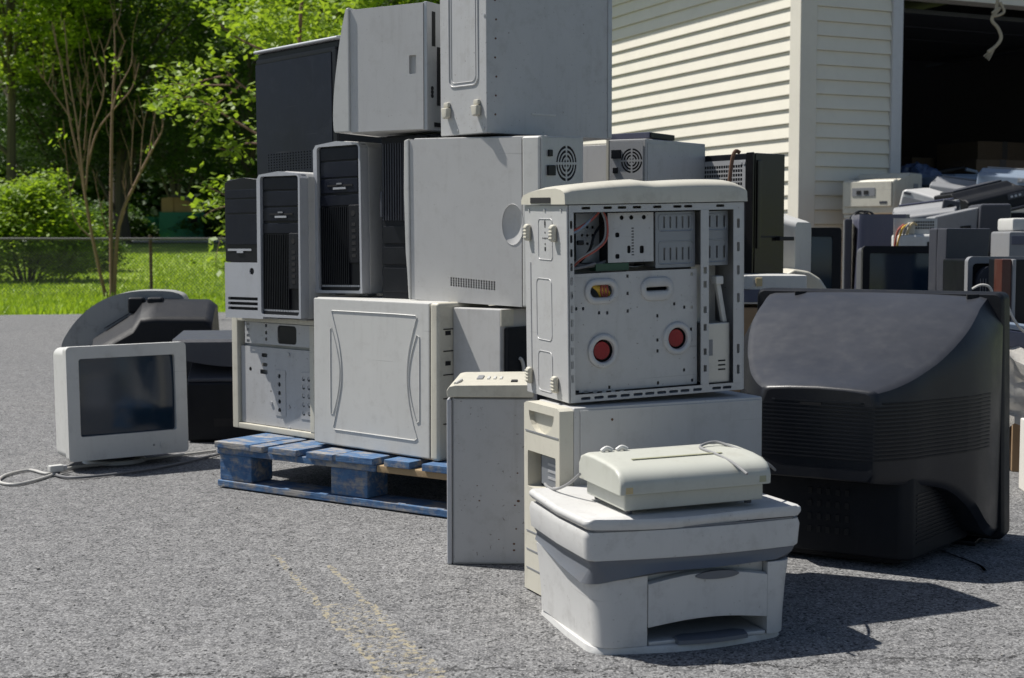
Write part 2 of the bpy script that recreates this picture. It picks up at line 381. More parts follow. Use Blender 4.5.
# ------------------------------------------------------------------ ground and background
def lawn_z(x, y):
    e = 14+.285*(x+5.13); t = y-min(max(e, 10), 22)
    if y < 13.5: return -.06
    if y < 24: z = -.02-.29*max(0, (y-14)/10)
    elif y < 62: z = -.31+.90*((y-24)/38)**1.15
    else: z = .59+(y-62)*.02
    return z
def build_ground():
    xs = [-400, -120, -60, -40]+[-30+1.0*i for i in range(0, 46)]+[20, 30, 60, 120, 400]
    ys = [-300, -60, -10, 5, 10]+[11+.5*i for i in range(0, 40)]+[31+1.5*i for i in range(0, 26)]+[75, 90, 130, 220, 600]
    xs = sorted(set(xs)); mb = MB()
    V = [[mb.bm.verts.new((x, y, lawn_z(x, y)+(.03*math.sin(x*1.7+y)*math.sin(y*.9) if y > 26 else 0))) for x in xs] for y in ys]
    for j in range(len(ys)-1):
        for i in range(len(xs)-1): mb.bm.faces.new((V[j][i], V[j][i+1], V[j+1][i+1], V[j+1][i]))
    tag(mb.build('lawn', M['lawn'], None, recalc=False), kind='structure')
    # parking lot with ragged far edge
    pts = [(-40, -30), (45, -30), (45, 27)]
    x = 44.0
    while x > -40:
        y = max(-20, 14+.285*(x+5.13)); y = min(y, 20)
        pts.append((x, y+random.uniform(-.05, .05))); x -= .35 if -8 < x < 0 else 2.5
    pts.append((-40, 4.1))
    mb = MB(); vs = [mb.bm.verts.new((p[0], p[1], 0)) for p in pts]; f = mb.bm.faces.new(vs)
    bmesh.ops.triangulate(mb.bm, faces=[f])
    ex = bmesh.ops.extrude_face_region(mb.bm, geom=mb.bm.faces[:])
    bmesh.ops.translate(mb.bm, vec=(0, 0, -.3), verts=[g for g in ex['geom'] if isinstance(g, bmesh.types.BMVert)])
    tag(mb.build('parking_lot', M['asphalt'], None, smooth=False), kind='structure')
    mb = MB()
    xs2 = [-60+4*i for i in range(30)]
    for i in range(len(xs2)-1):
        a, b = xs2[i], xs2[i+1]
        mb.quad((a, 62, lawn_z(a, 62)+.05), (b, 62, lawn_z(b, 62)+.05), (b, 69, lawn_z(b, 69)+.05), (a, 69, lawn_z(a, 69)+.05))
    tag(mb.build('road', M['road'], None, smooth=False), kind='structure')
build_ground()

def leaf_arrays(Cn, size, up=.55, asp=.55):
    n = len(Cn)
    nv = rng.normal(size=(n, 3)); nv /= np.linalg.norm(nv, axis=1)[:, None]; nv[:, 2] = np.abs(nv[:, 2])
    nv = nv*(1-up)+np.array([0, 0, 1])*up; nv /= np.linalg.norm(nv, axis=1)[:, None]
    t = rng.normal(size=(n, 3)); t -= nv*(t*nv).sum(1)[:, None]; t /= np.linalg.norm(t, axis=1)[:, None]
    b = np.cross(nv, t); s = (size*rng.uniform(.6, 1.25, n))[:, None]
    V = np.stack([Cn-t*s*.5, Cn+b*s*asp*.5-nv*s*.06, Cn+t*s*.5-nv*s*.1, Cn-b*s*asp*.5-nv*s*.06], 1).reshape(-1, 3)
    return V
def quads_mesh(name, V):
    n = len(V)//4; me = bpy.data.meshes.new(name)
    me.vertices.add(n*4); me.vertices.foreach_set('co', V.astype(np.float32).ravel())
    me.loops.add(n*4); me.loops.foreach_set('vertex_index', np.arange(n*4, dtype=np.int32))
    me.polygons.add(n); me.polygons.foreach_set('loop_start', np.arange(0, n*4, 4, dtype=np.int32))
    me.update(calc_edges=True); return me
def leaf_obj(name, V, mat, parent=None):
    me = quads_mesh(name, V); me.materials.append(mat); o = bpy.data.objects.new(name, me); C.objects.link(o)
    if parent: o.parent = parent
    return o
def crown_points(cz, rx, rz, nclump, per, cr, flat=.55, lumps=5, hollow=.55):
    dirs = rng.normal(size=(lumps, 3)); dirs /= np.linalg.norm(dirs, axis=1)[:, None]
    pts = []; cl = []
    while len(cl) < nclump:
        d = rng.normal(size=3); d /= np.linalg.norm(d)
        env = .72+.38*max(0, (dirs@d).max())**3
        q = d*env*(hollow+(1-hollow)*rng.random()**.6)
        c = np.array([q[0]*rx, q[1]*rx, cz+q[2]*rz]); cl.append(c)
    for c in cl:
        k = int(per*rng.uniform(.5, 1.4)); r = cr*rng.uniform(.6, 1.35)
        g = rng.normal(size=(k, 3))*.5; g[:, 2] *= flat
        pts.append(c+g*r)
    return np.concatenate(pts), cl
def tree(name, label, loc, h, trunk_r, crown_z, rx, rz, nclump, per, cr, leaf, lm, bm='bark', group=None, cat='tree', limbs=16, up=.5):
    t = thing(name, label, cat, loc, 0, group)
    P, cl = crown_points(crown_z, rx, rz, nclump, per, cr)
    mb = MB(); lean = rng.uniform(-.25, .25, 2)
    top = crown_z+rz*.5
    tr = [(lean[0]*z/top+.06*math.sin(z*1.3), lean[1]*z/top, z) for z in np.linspace(-.2, top, 9)]
    mb.tube(tr, [trunk_r*(1.25 if i == 0 else 1)*(1-.085*i) for i in range(9)], 8)
    for c in cl[:limbs]:
        z0 = max(.6, min(top*.9, c[2]-rz*.55-abs(c[0])*.3)); k = z0/top
        a = Vector((lean[0]*k, lean[1]*k, z0)); b = Vector(c)
        mid = (a+b)/2+Vector((0, 0, .12*rz*.4))
        mb.tube(cat_rom([a, mid, b], 4), [trunk_r*.4*(1-.1*i) for i in range(9)], 5)
    mb.build('trunk', M[bm], t)
    leaf_obj('crown', leaf_arrays(P, leaf, up), M[lm], t)
    return t
def gnd(px, Y): x = (px-512)/1400*Y; return (x, Y, lawn_z(x, Y)-.05)
TG = 'trees of the wood beyond the lawn'
a = tree('leafy_tree', 'tall dark green tree behind the bright bush and the bare stems', gnd(60, 63), 12, .24, 7.4, 4.2, 5.6, 420, 75, .7, .19, 'leaf_dark', group=TG)
b = tree('leafy_tree', 'tall spreading tree with sunlit leaf clusters at the top left corner', gnd(15, 57), 15, .24, 10.6, 5.6, 4.8, 380, 75, .8, .24, 'leaf_bush', group=TG)
c = tree('leafy_tree', 'dark leafy tree rising behind the small teal and tan shed', gnd(178, 76), 14, .3, 8.6, 5.0, 6.6, 420, 75, .8, .22, 'leaf_dark', group=TG)
tree('leafy_tree', 'deep green tree beside the road left of the black tower panel', gnd(250, 60), 12, .26, 6.0, 3.2, 5.6, 430, 75, .62, .17, 'leaf_dark', group=TG)
tree('lime_tree', 'yellow-green young tree crown showing just above the black tower panel', gnd(318, 30), 7, .1, 6.3, 1.7, 1.7, 120, 60, .40, .13, 'leaf_lime', group=TG)
for (src, px, Y, rz, sc, lab) in (
        (b, 118, 70, 2.0, 1.05, 'tall tree with sunlit crown above the bare stems'),
        (a, 125, 62, 4.0, 1.25, 'dark tree right behind the bare stems, far back'),
        (c, 60, 84, 1.0, 1.1, 'farthest dark tree over the bush top'),
        (b, 335, 58, 3.3, 1.15, 'dark tree hidden mostly behind the upper white tower'),
        (c, 285, 88, 5.1, 1.1, 'far dark tree behind the yellow-green crown'),
        (a, 430, 60, 1.1, 1.2, 'dark tree behind the topmost towers and the garage wall')):
    dup(src, gnd(px, Y), (0, 0, rz), lab).scale = (sc, sc, sc)
# dark slope added behind to block bright sky gaps, and the far wood
def backing_slope():
    mb = MB(); xs = [-260+20*i for i in range(24)]; ys = [108, 116, 126, 140, 170, 240]
    V = [[mb.bm.verts.new((x, y, (0.5, 9, 17, 24, 30, 34)[j]+2.5*math.sin(x*.05+j)+1.5*math.sin(x*.13))) for x in xs] for j, y in enumerate(ys)]
    for j in range(len(ys)-1):
        for i in range(len(xs)-1): mb.bm.faces.new((V[j][i], V[j][i+1], V[j+1][i+1], V[j+1][i]))
    tag(mb.build('backing_slope', M['backing_dark'], None, recalc=False), kind='structure')
backing_slope()
P = []
for k in range(1700):
    x = rng.uniform(-70, 40); z = rng.uniform(0, 17)*rng.random()**.25; y = rng.uniform(92, 104)+abs(x)*.05
    g = rng.normal(size=(34, 3))*np.array([1.0, 1.0, .6]); P.append(np.array([x, y, z+lawn_z(x, y)])+g)
tag(leaf_obj('treeline', leaf_arrays(np.concatenate(P), .75, .35, .8), M['leaf_dark']), 'far wood closing the view behind the lawn and road', 'wood', kind='stuff')

# bush beyond the fence
def bush(label, loc, rx, h, ncl, per, leaf, lm, group=None):
    t = thing('bush', label, 'bush', loc, 0, group)
    P = []; cl = []
    for q, (ox, oy, fz, f) in enumerate(((0, 0, .46, .8), (-.55, .2, .40, .62), (.5, -.2, .36, .6), (.15, .4, .56, .55), (-.25, -.4, .30, .55), (.75, .1, .22, .4), (-.8, -.2, .22, .4))):
        p_, c_ = crown_points(h*fz*random.uniform(.9, 1.15), rx*f*.8, h*.5*f, max(10, int(ncl*f*.36)), per, .36, .7, 6, .45)
        off = np.array([ox*rx, oy*rx, 0]); P.append(p_+off); cl += [k_+off for k_ in c_[:3]]
    P = np.concatenate(P)
    P = P[P[:, 2] > .05]
    mb = MB()
    for cc in cl[:14]: mb.tube(cat_rom([(cc[0]*.15, cc[1]*.15, -.1), (cc[0]*.5, cc[1]*.5, cc[2]*.55), tuple(cc)], 3), [.03-.003*i for i in range(7)], 5)
    mb.build('stem', M['bark'], t)
    leaf_obj('foliage', leaf_arrays(P, leaf, .55), M[lm], t); return t
bush('large bright green bush behind the chain-link fence at far left', gnd(28, 31), 1.45, 3.1, 260, 70, .12, 'leaf_bush', 'bushes along the lawn')
bush('dark shrub at the road edge beneath the trees right of the bush', gnd(75, 36), 1.1, 2.0, 130, 70, .12, 'leaf_mid', 'bushes along the lawn')
bush('low leafy shrub on the left beyond the bright bush', gnd(-75, 36), 1.7, 2.6, 200, 60, .13, 'leaf_mid', 'bushes along the lawn')
for px, Y, w_, hh, lab in ((105, 71, 2.6, 2.2, 'dark undergrowth shrub left of the teal shed'), (222, 72, 2.4, 2.4, 'dark undergrowth shrub right of the teal shed'), (30, 74, 3.2, 3.0, 'dark undergrowth shrub far behind the bright bush'), (-60, 70, 4, 3.5, 'dark undergrowth shrub beyond the left picture edge'), (300, 76, 3.5, 3.2, 'dark undergrowth shrub behind the stacked towers')):
    bush(lab, gnd(px, Y), w_, hh, 120, 60, .2, 'leaf_dark', 'undergrowth along the far road')

# bare multi-stemmed tree by the fence
def bare_tree():
    Y = 23.2; base = at(108, 297, Y); t = thing('bare_tree', 'bare multi-stemmed tree with thin pruned branches beside the chain-link fence', 'tree', tuple(base))
    stems = [([(108, 300), (103, 285), (92, 235), (80, 166), (70, 120), (62, 70), (52, 22)], .060, .012),
             ([(106, 300), (98, 262), (86, 200), (78, 130), (70, 80), (64, 20)], .045, .010),
             ([(112, 300), (111, 222), (112, 120), (115, 60), (114, 20)], .065, .014),
             ([(114, 300), (119, 225), (137, 180), (152, 150), (163, 126), (157, 98)], .060, .012),
             ([(88, 165), (97, 132), (115, 108), (132, 88), (139, 63)], .034, .010),
             ([(86, 190), (88, 160), (92, 130), (103, 98), (105, 60), (98, 35)], .030, .009),
             ([(72, 120), (62, 105), (48, 85), (35, 65)], .028, .010),
             ([(78, 140), (81, 110), (80, 85)], .018, .008), ([(84, 150), (87, 110), (88, 72)], .018, .008),
             ([(112, 112), (118, 90), (131, 65), (132, 45)], .028, .008), ([(112, 78), (120, 55), (126, 40)], .018, .007),
             ([(107, 85), (97, 60), (93, 48)], .02, .008), ([(133, 190), (131, 170), (135, 100)], .02, .008),
             ([(140, 175), (143, 130), (147, 110)], .02, .008), ([(148, 158), (155, 115), (161, 85)], .02, .008),
             ([(94, 240), (76, 222), (70, 195), (63, 120)], .022, .008), ([(118, 232), (126, 205), (122, 180)], .018, .007),
             ([(110, 240), (104, 222), (93, 170)], .018, .007)]
    for k, (pl, r0, r1) in enumerate(stems):
        dy = random.uniform(-.5, .5)
        pts = [at(x, y, Y+dy*min(1, (300-y)/120)) - base for x, y in pl]
        sm = cat_rom(pts, 4); n = len(sm)
        mb = MB(); mb.tube(sm, [.60*(r0+(r1-r0)*i/(n-1)) for i in range(n)], 7)
        for q in range(5 if k < 9 else 2):
            i = random.randint(int(n*.45), n-2); b0 = sm[i]; L0 = random.uniform(.25, .75)
            e = b0+Vector((random.uniform(-.35, .35)*L0, random.uniform(-.3, .3)*L0, L0*.9)); mb.tube(cat_rom([b0, (b0+e)/2+Vector((random.uniform(-.05, .05), 0, -.04)), e], 3), [.009-.001*j for j in range(7)], 4)
        mb.build('trunk' if k < 4 else 'branch', M['bark_pale'], t)
    L_ = []
    for (x, y) in ((116, 62), (118, 70), (128, 90), (117, 97), (58, 142), (60, 138), (112, 55), (150, 150), (95, 225), (100, 60)):
        c0 = np.array(at(x, y, Y)-base); L_.append(c0+rng.normal(size=(7, 3))*.07)
    leaf_obj('leaves', leaf_arrays(np.concatenate(L_), .11, .3), M['leaf_bush'], t)
bare_tree()

# near yellow-green leafy branches left of the stack
def branch_tree():
    Y = 13.5; base = Vector((-2.05, Y, -.05)); t = thing('young_tree', 'young yellow-green tree reaching thin leafy branches out left of the stack', 'tree', tuple(base))
    mb = MB(); mb.tube(cat_rom([(0, 0, -.1), (.03, .02, 1.0), (-.02, .05, 2.0), (.06, .1, 3.4)], 5), [.05-.0024*i for i in range(16)], 8); mb.build('trunk', M['bark_pale'], t)
    brs = [([(300, 160), (262, 137), (225, 115), (195, 98), (172, 100)], .017), ([(300, 120), (262, 100), (238, 82), (215, 62), (198, 70)], .015),
           ([(300, 60), (258, 48), (226, 30), (212, 12)], .015), ([(300, 150), (250, 143), (228, 150), (214, 145)], .012),
           ([(262, 190), (240, 200), (215, 190), (200, 183)], .012), ([(240, 85), (222, 100), (205, 112), (192, 128)], .010),
           ([(232, 75), (205, 80), (178, 92), (160, 98)], .010), ([(230, 85), (200, 85), (175, 84), (165, 86)], .009), ([(300, 200), (250, 214), (224, 232), (215, 262)], .009), ([(230, 205), (214, 210), (204, 216)], .008)]
    P = []
    for pl, r in brs:
        dy = random.uniform(-.5, .5)
        pts = [at(x, y, Y+dy)-base for x, y in pl]; sm = cat_rom(pts, 5); n = len(sm)
        mb = MB(); mb.tube(sm, [r*(1-.75*i/(n-1)) for i in range(n)], 6); mb.build('branch', M['bark_pale'], t)
        for i in range(int(n*.30), n):
            for _ in range(1 if i % 3 else 2):
                c0 = np.array(sm[i])+rng.normal(size=3)*.075; P.append(c0+rng.normal(size=(rng.integers(4, 9), 3))*np.array([.06, .06, .035]))
    for (x, y, k, s) in ((262, 18, 14, .2), (290, 8, 30, .28), (325, 8, 34, .28), (345, 22, 18, .2), (282, 36, 14, .16), (168, 98, 4, .07), (222, 18, 7, .1), (330, 32, 16, .16), (250, 34, 9, .12)):
        for q in range(k):
            c0 = np.array(at(x, y, Y+rng.uniform(-.5, .9))-base)+rng.normal(size=3)*s*.8; P.append(c0+rng.normal(size=(9, 3))*np.array([.08, .08, .05]))
    leaf_obj('crown', leaf_arrays(np.concatenate(P), .088, .4, .6), M['leaf_lime'], t)
branch_tree()

# grass tufts along the verge and lawn
def grass():
    n1, n2 = 26000, 30000
    Y = np.concatenate([rng.uniform(14.0, 23.8, n1), 24+26*rng.random(n2)**1.3])
    X = np.concatenate([Y[:n1]*rng.uniform(-.46, -.12, n1), Y[n1:]*rng.uniform(-.46, -.12, n2)])
    keep = Y > 14.05+.285*(X+5.13)+rng.uniform(-.08, .25, len(Y)); X, Y = X[keep], Y[keep]
    Z = np.array([lawn_z(x, y) for x, y in zip(X, Y)]); n = len(X)
    h = np.where(Y < 24, rng.uniform(.03, .12, n), rng.uniform(.03, .09, n)); h = np.where(np.abs(Y-23.6) < .8, h*1.6, h)
    w = np.where(Y < 24, .012, .022); a = rng.uniform(0, PI, n); lx, ly = rng.normal(size=n)*.4*h, rng.normal(size=n)*.4*h
    ca, sa = np.cos(a)*w, np.sin(a)*w
    V = np.stack([np.stack([X-ca, Y-sa, Z-.01], 1), np.stack([X+ca, Y+sa, Z-.01], 1), np.stack([X+ca*.3+lx, Y+sa*.3+ly, Z+h], 1), np.stack([X-ca*.3+lx, Y-sa*.3+ly, Z+h*.96], 1)], 1).reshape(-1, 3)
    tag(leaf_obj('grass', V, M['grass']), 'sunlit grass of the verge and lawn', 'grass', kind='stuff')
grass()

def pebbles():
    n = 650; mb = MB(); bm0 = bmesh.new(); bmesh.ops.create_icosphere(bm0, subdivisions=1, radius=1); V0 = np.array([v.co[:] for v in bm0.verts]); F0 = [[v.index for v in f.verts] for f in bm0.faces]; bm0.free()
    vs = []; fs = []
    for k in range(n):
        y = 2.1+7*rng.random()**2; x = rng.uniform(-.42, .42)*y; r = rng.uniform(.0012, .0032)*(1+.7*(rng.random() < .06))
        o = len(vs); sc = rng.uniform(.6, 1.3, 3); vs += [tuple(p) for p in (V0*sc*r*rng.uniform(.8, 1.2, (len(V0), 1))+np.array([x, y, r*.5]))]; fs += [tuple(i+o for i in f) for f in F0]
    me = bpy.data.meshes.new('gravel'); me.from_pydata(vs, [], fs); me.materials.append(M['grit']); o = bpy.data.objects.new('gravel', me); C.objects.link(o)
    tag(o, 'loose grit and small stones scattered on the asphalt', 'gravel', kind='stuff')
pebbles()

# chain-link fence
def fence():
    Y = 24.0; x0, x1 = -20.2, 4.0; zb = lawn_z(-6, Y)-.02; H = 1.10
    t = thing('chain_link_fence', 'long low chain-link fence along the far grass verge', 'fence', (x0, Y, zb))
    Lx = x1-x0
    mb = MB(); mb.cyl((0, 0, H), (Lx, 0, H), .02, n=8); mb.build('rail', M['fence'], t)
    xp = at(150, 237, Y).x-x0
    for k in range(-5, 4):
        x = xp+3.0*k
        if 0 <= x <= Lx:
            mb = MB(); mb.cyl((x, .03, -.2), (x, .03, H+.06), .028, n=8); mb.build('post', M['rust'], t)
    mb = MB(); s = .062; k = int((Lx+H)/s)
    for i in range(k):
        xa = i*s-H
        for d in (1, -1):
            if d == 1: p, q = (xa, 0.0), (xa+H, H)
            else: p, q = (xa+H, 0.0), (xa, H)
            def clip(p, q):
                (px_, pz), (qx, qz) = p, q
                for lim in (0, Lx):
                    if (px_-lim)*(qx-lim) < 0:
                        f = (lim-px_)/(qx-px_); z = pz+(qz-pz)*f
                        if (px_ < 0 or px_ > Lx): px_, pz = lim, z
                        else: qx, qz = lim, z
                return (px_, pz), (qx, qz)
            p, q = clip(p, q)
            if 0 <= p[0] <= Lx and 0 <= q[0] <= Lx and abs(p[1]-q[1]) > .01:
                mb.tube([(p[0], -.03+.005*d, p[1]+.02), (q[0], -.03+.005*d, q[1])], .0033, 3)
    mb.build('wire_mesh', M['fence'], t, smooth=False)
fence()

# small shed across the road
def shed():
    Y = 71; p = at(182, 228, Y); t = thing('shed', 'small teal and tan shed with dark sloping roof beneath far trees', 'shed', (p.x, Y, lawn_z(p.x, Y)))
    z0 = p.z-lawn_z(p.x, Y)-.05
    MB().box(-1.15, 1.1, 0, 1.8, 0, z0+.85).build('wall', M['teal'], t)
    MB().box(-2.9, -1.5, .4, 2, 0, z0+.62).build('annex', M['teal'], t)
    MB().prism([(-1.05, z0+.85), (-.45, z0+.85), (-.45, z0+1.62), (-1.05, z0+1.55)], 'xz', .1, 1.6).build('upper_wall', M['tan'], t)
    MB().prism([(-.45, z0+.85), (1.1, z0+.85), (1.1, z0+1.0), (-.1, z0+1.62), (-.45, z0+1.62)], 'xz', .14, 1.6).build('gable', M['tan'], t)
    MB().prism([(-.5, z0+1.72), (-.1, z0+1.72), (1.5, z0+1.0), (1.5, z0+.9), (-.12, z0+1.6), (-.5, z0+1.6)], 'xz', -.2, 1.9).build('roof', M['roof'], t)
    MB().box(.3, .8, -.02, .02, z0+.3, z0+.65).build('window', M['hole'], t)
shed()

# ------------------------------------------------------------------ garage
def siding(mb, length, z0, z1, axis, start=0.0, gaps=None):
    "clapboard courses; axis 'left' -> wall x=0 facing -x, running +y; 'front' -> wall y=0 facing -y, running +x"
    H = .1016; n = int((z1-z0)/H); 
    for k in range(n+1):
        za = z0+k*H; zb = min(za+H, z1)
        if zb-za < .01: continue
        prof = [(-.004, za), (.021, za), (.0215, za+.004), (.003, zb-.002), (-.004, zb-.002)]
        if axis == 'left': mb.prism([(-d, z) for d, z in prof], 'xz', start, length)
        else: mb.prism([(-d, z) for d, z in prof], 'yz', start, length)
def garage():
    g = thing('garage', 'cream vinyl-sided garage with its wide door standing open', 'garage', (2.022, 9.9, 0), math.atan2(.406, .914))
    W, D_, HS = 4.4, 6.5, 3.2
    mb = MB(); mb.prism([(0.0, 0), (0.05, 0), (.05, HS), (0.0, HS)], 'xy', 0, 0.001) if False else None
    # structural walls
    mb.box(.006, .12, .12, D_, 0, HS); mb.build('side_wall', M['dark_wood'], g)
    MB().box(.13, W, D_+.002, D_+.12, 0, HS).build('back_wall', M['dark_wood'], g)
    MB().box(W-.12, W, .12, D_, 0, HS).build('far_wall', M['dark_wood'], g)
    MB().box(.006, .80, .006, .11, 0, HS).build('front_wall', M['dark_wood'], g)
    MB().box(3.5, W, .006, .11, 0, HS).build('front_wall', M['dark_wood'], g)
    mb = MB(); siding(mb, D_, .05, 3.18, 'left', .10); mb.build('siding', M['vinyl'], g, smooth=False)
    mb = MB(); siding(mb, .766, .05, 3.18, 'front', .112); mb.build('siding', M['vinyl'], g, smooth=False)
    mb = MB(); siding(mb, W, .05, 3.18, 'front', 3.6); mb.build('siding', M['vinyl'], g, smooth=False)
    mb = MB(); mb.prism([(-.028, -.028), (.112, -.028), (.112, -.004), (.0, -.001), (-.004, .10), (-.028, .10)], 'xy', 0, 3.18, .004, 2); mb.build('corner_post', M['vinyl_trim'], g)
    MB().box(.768, .858, -.034, .12, 0, 2.50, .004).build('door_jamb', M['jamb'], g)
    MB().box(3.45, 3.54, -.034, .12, 0, 2.50, .004).build('door_jamb', M['jamb'], g)
    MB().box(.768, 3.54, -.036, .12, 2.502, 2.56, .004).build('door_header', M['vinyl_trim'], g)
    MB().box(.80, 3.5,   .006, .11, 2.562, HS).build('front_wall', M['vinyl'], g)
    mb = MB()
    for i in range(4): mb.box(.87, 3.44, .35+.56*i, .89+.56*i, 2.46, 2.495, .006)
    mb.build('raised_door', M['dark_grey'], g)
    for x in (.90, 3.40):
        MB().box(x-.02, x+.02, .1, 2.7, 2.42, 2.445).build('door_track', M['dark_grey'], g)
    # roof, eave and gutter
    mb = MB(); ov = .30; rz = HS+.02; pk = HS+1.1
    mb.prism([(-ov, rz-.10), (-ov, rz+.02), (W/2, pk+.06), (W+ov, rz+.02), (W+ov, rz-.10), (W/2, pk-.06)], 'xz', -.3, D_+.3); mb.build('roof', M['roof'], g, smooth=False)
    mb = MB(); mb.box(-ov+.01, -.016, -.28, D_+.28, HS-.05, HS-.03); mb.build('soffit', M['jamb'], g)
    mb = MB(); mb.box(-ov-.02, -ov+.008, -.3, D_+.3, HS-.06, HS+.10); mb.build('fascia', M['jamb'], g)
    mb = MB(); mb.prism([(.0, HS+.0), (W, HS), (W/2, pk-.08)], 'xz', .02, .1); mb.build('gable', M['vinyl'], g)
    MB().box(.13, W-.13, .12, D_, -.02, .012).build('floor', M['concrete'], g)
    # studs and shelf in the gloom
    for x in (1.45, 2.6): MB().box(x, x+.09, D_-.1, D_-.01, 0, 2.6).build('stud', M['raw_wood'], g)
    MB().box(.9, 3.6, D_-.4, D_-.12, 1.15, 1.19).build('shelf', M['raw_wood'], g)
    return g
garage()
GA = math.atan2(.406, .914)

# ------------------------------------------------------------------ pallet
def pallet():
    org = Vector((-.895, 4.212, 0)); t = thing('wooden_pallet', 'worn blue painted wooden pallet under the main stack of towers', 'pallet', tuple(org), math.atan2(-.56, .828))
    LX, LY = 1.03, 1.2
    # bottom boards along x, blocks, stringer boards along x, deck boards along y
    for y0, y1 in ((0, .10), (.55, .65), (1.10, 1.2)):
        MB().box(0, LX, y0, y1, .004, .024, .003).build('bottom_board', M['pallet'], t)
        for x0, x1 in ((.0, .135), (.445, .585), (.895, 1.03)):
            MB().box(x0+random.uniform(0, .006), x1, y0+random.uniform(.002, .01), y1, .0245, .104, .004).build('block', M['pallet'], t)
        if y0 == 0:
            MB().box(0, .62, y0, y1, .1045, .124, .003).build('stringer_board', M['pallet'], t)
            MB().box(.622, LX, y0+.004, y1, .1045, .124, .003).build('stringer_board', M['raw_wood'], t)
        else: MB().box(0, LX, y0, y1, .1045, .124, .003).build('stringer_board', M['pallet'], t)
    xs = [(.0, .145), (.15, .20), (.225, .335), (.375, .475), (.485, .62), (.655, .745), (.79, .885), (.93, 1.03)]
    for x0, x1 in xs:
        MB().box(x0, x1, -.004-random.uniform(0, .012), LY, .1245, .1445-random.uniform(0, .003), .0018).build('deck_board', M['pallet'], t)
pallet()

# ------------------------------------------------------------------ towers of the main stack
def psu_face(t, plane, off, a0, z0, w, h, fan_c, rad, sock, sw, mirror=False, sgn=-1):
    "power supply plate with round fan grille, socket and switch; off = face position, sgn = outward direction"
    pl = MB(); holes = fan_holes(fan_c[0], fan_c[1], rad)
    pl.plate(rect(a0, a0+w, z0, z0+h), holes, plane, off, .0015*sgn)
    p = pl.build('power_supply', M['galv'], t, smooth=False)
    q = MB(); d = off-.0003*sgn
    if plane == 'yz': q.box(min(d, d-.0011*sgn), max(d, d-.0011*sgn), a0+.004, a0+w-.004, z0+.004, z0+h-.004)
    else: q.box(a0+.004, a0+w-.004, min(d, d-.0011*sgn), max(d, d-.0011*sgn), z0+.004, z0+h-.004)
    q.build('fan', M['hole'], p)
    def blk(name, c, ww, hh, th, m):
        e = off+.0016*sgn; f = e+th*sgn; b = MB()
        lo, hi = min(e, f), max(e, f)
        if plane == 'yz': b.box(lo, hi, c[0]-ww/2, c[0]+ww/2, c[1]-hh/2, c[1]+hh/2, min(th*.4, .002))
        else: b.box(c[0]-ww/2, c[0]+ww/2, lo, hi, c[1]-hh/2, c[1]+hh/2, min(th*.4, .002))
        return b.build(name, m, p)
    blk('power_socket', sock, .034, .027, .006, M['black']); blk('switch', sw, .018, .018, .005, M['black'])
    # finger guard hub
    return p
def shell(t, wl, wr, h, m, bev=.004, name='case_body', z0=0):
    return MB().box(-wl, 0, 0, wr, z0, z0+h, bev).build(name, m, t)

# lower left: open tower with motherboard tray
def open_left():
    wl, wr, h = .416, .43, .362
    t = case('computer_tower', 'open beige tower on the pallet, bare motherboard tray full of round holes', (-.599, 4.219, .146), 137.1)
    m = M['cream']
    MB().box(-wl, 0, .03, wr, 0, h, .003).build('case_body', M['galv'], t)
    MB().box(-wl, -wl+.030, 0, .0298, 0, h, .003).build('case_edge', m, t)
    MB().box(-wl+.0302, 0, 0, .0298, 0, .018, .003).build('case_edge', m, t)
    MB().box(-wl+.0302, 0, 0, .0298, h-.016, h, .003).build('case_edge', m, t)
    MB().box(-.022, 0, 0, .0298, .0182, h-.0162, .003).build('case_edge', m, t)
    # recessed tray with real holes
    U = lambda px: -wl+(px-60)/235*(wl*.985); Z = lambda py: h*(1-(py-95)/322)
    hs = []
    for cx in (193,): hs += [circ(U(cx), Z(y), .0068, 12) for y in (257, 280, 304, 328, 352)]
    for cx in (262, 277): hs += [circ(U(cx), Z(y), .0062, 12) for y in (263, 287, 312, 336, 359)]
    hs += [rrect(U(136), U(158), Z(256), Z(243), .004), circ(U(107), Z(245), .007, 12), rrect(U(141), U(158), Z(208), Z(197), .004), rrect(U(141), U(158), Z(234), Z(224), .004), circ(U(212), Z(250), .002, 6), circ(U(167), Z(302), .003, 8)]
    MB().plate(rect(-wl+.034, -.024, .02, Z(180)), [q for q in hs], 'xz', .012, .0015).build('motherboard_tray', M['steel'], t, smooth=False)
    mb = MB(); mb.plate(rect(U(98), -.024, Z(172)+.002, h-.018), [rrect(U(194), U(248), Z(166), Z(115), .012)] + [rect(U(103), U(112), Z(y+8), Z(y)) for y in (112, 128, 145, 160)]+[circ(U(161), Z(y), .006, 10) for y in (118, 138, 156)], 'xz', .004, .0015)
    mb.build('drive_bracket', M['steel'], t, smooth=False)
    MB().box(U(194)+.001, U(248)-.001, .007, .02, Z(166)+.001, Z(115)-.001, .004).build('power_socket', M['black'], t)
    for cx in (181, 253): MB().plate(rect(U(cx), U(cx+30 if cx < 200 else cx+31), Z(368), Z(240)), [circ(U(c_), Z(y), .0075, 12) for c_ in ((193,) if cx == 181 else (262, 277)) for y in (257, 280, 304, 328, 352)], 'xz', .010, .0018).build('hole_strip', M['galv'], t, smooth=False)
    for (x, y) in ((169, 335), (220, 340), (220, 195), (220, 400)): MB().cyl((U(x), .008, Z(y)), (U(x), .013, Z(y)), .006, .006, 12).build('standoff', M['galv'], t)
    return t
open_left()

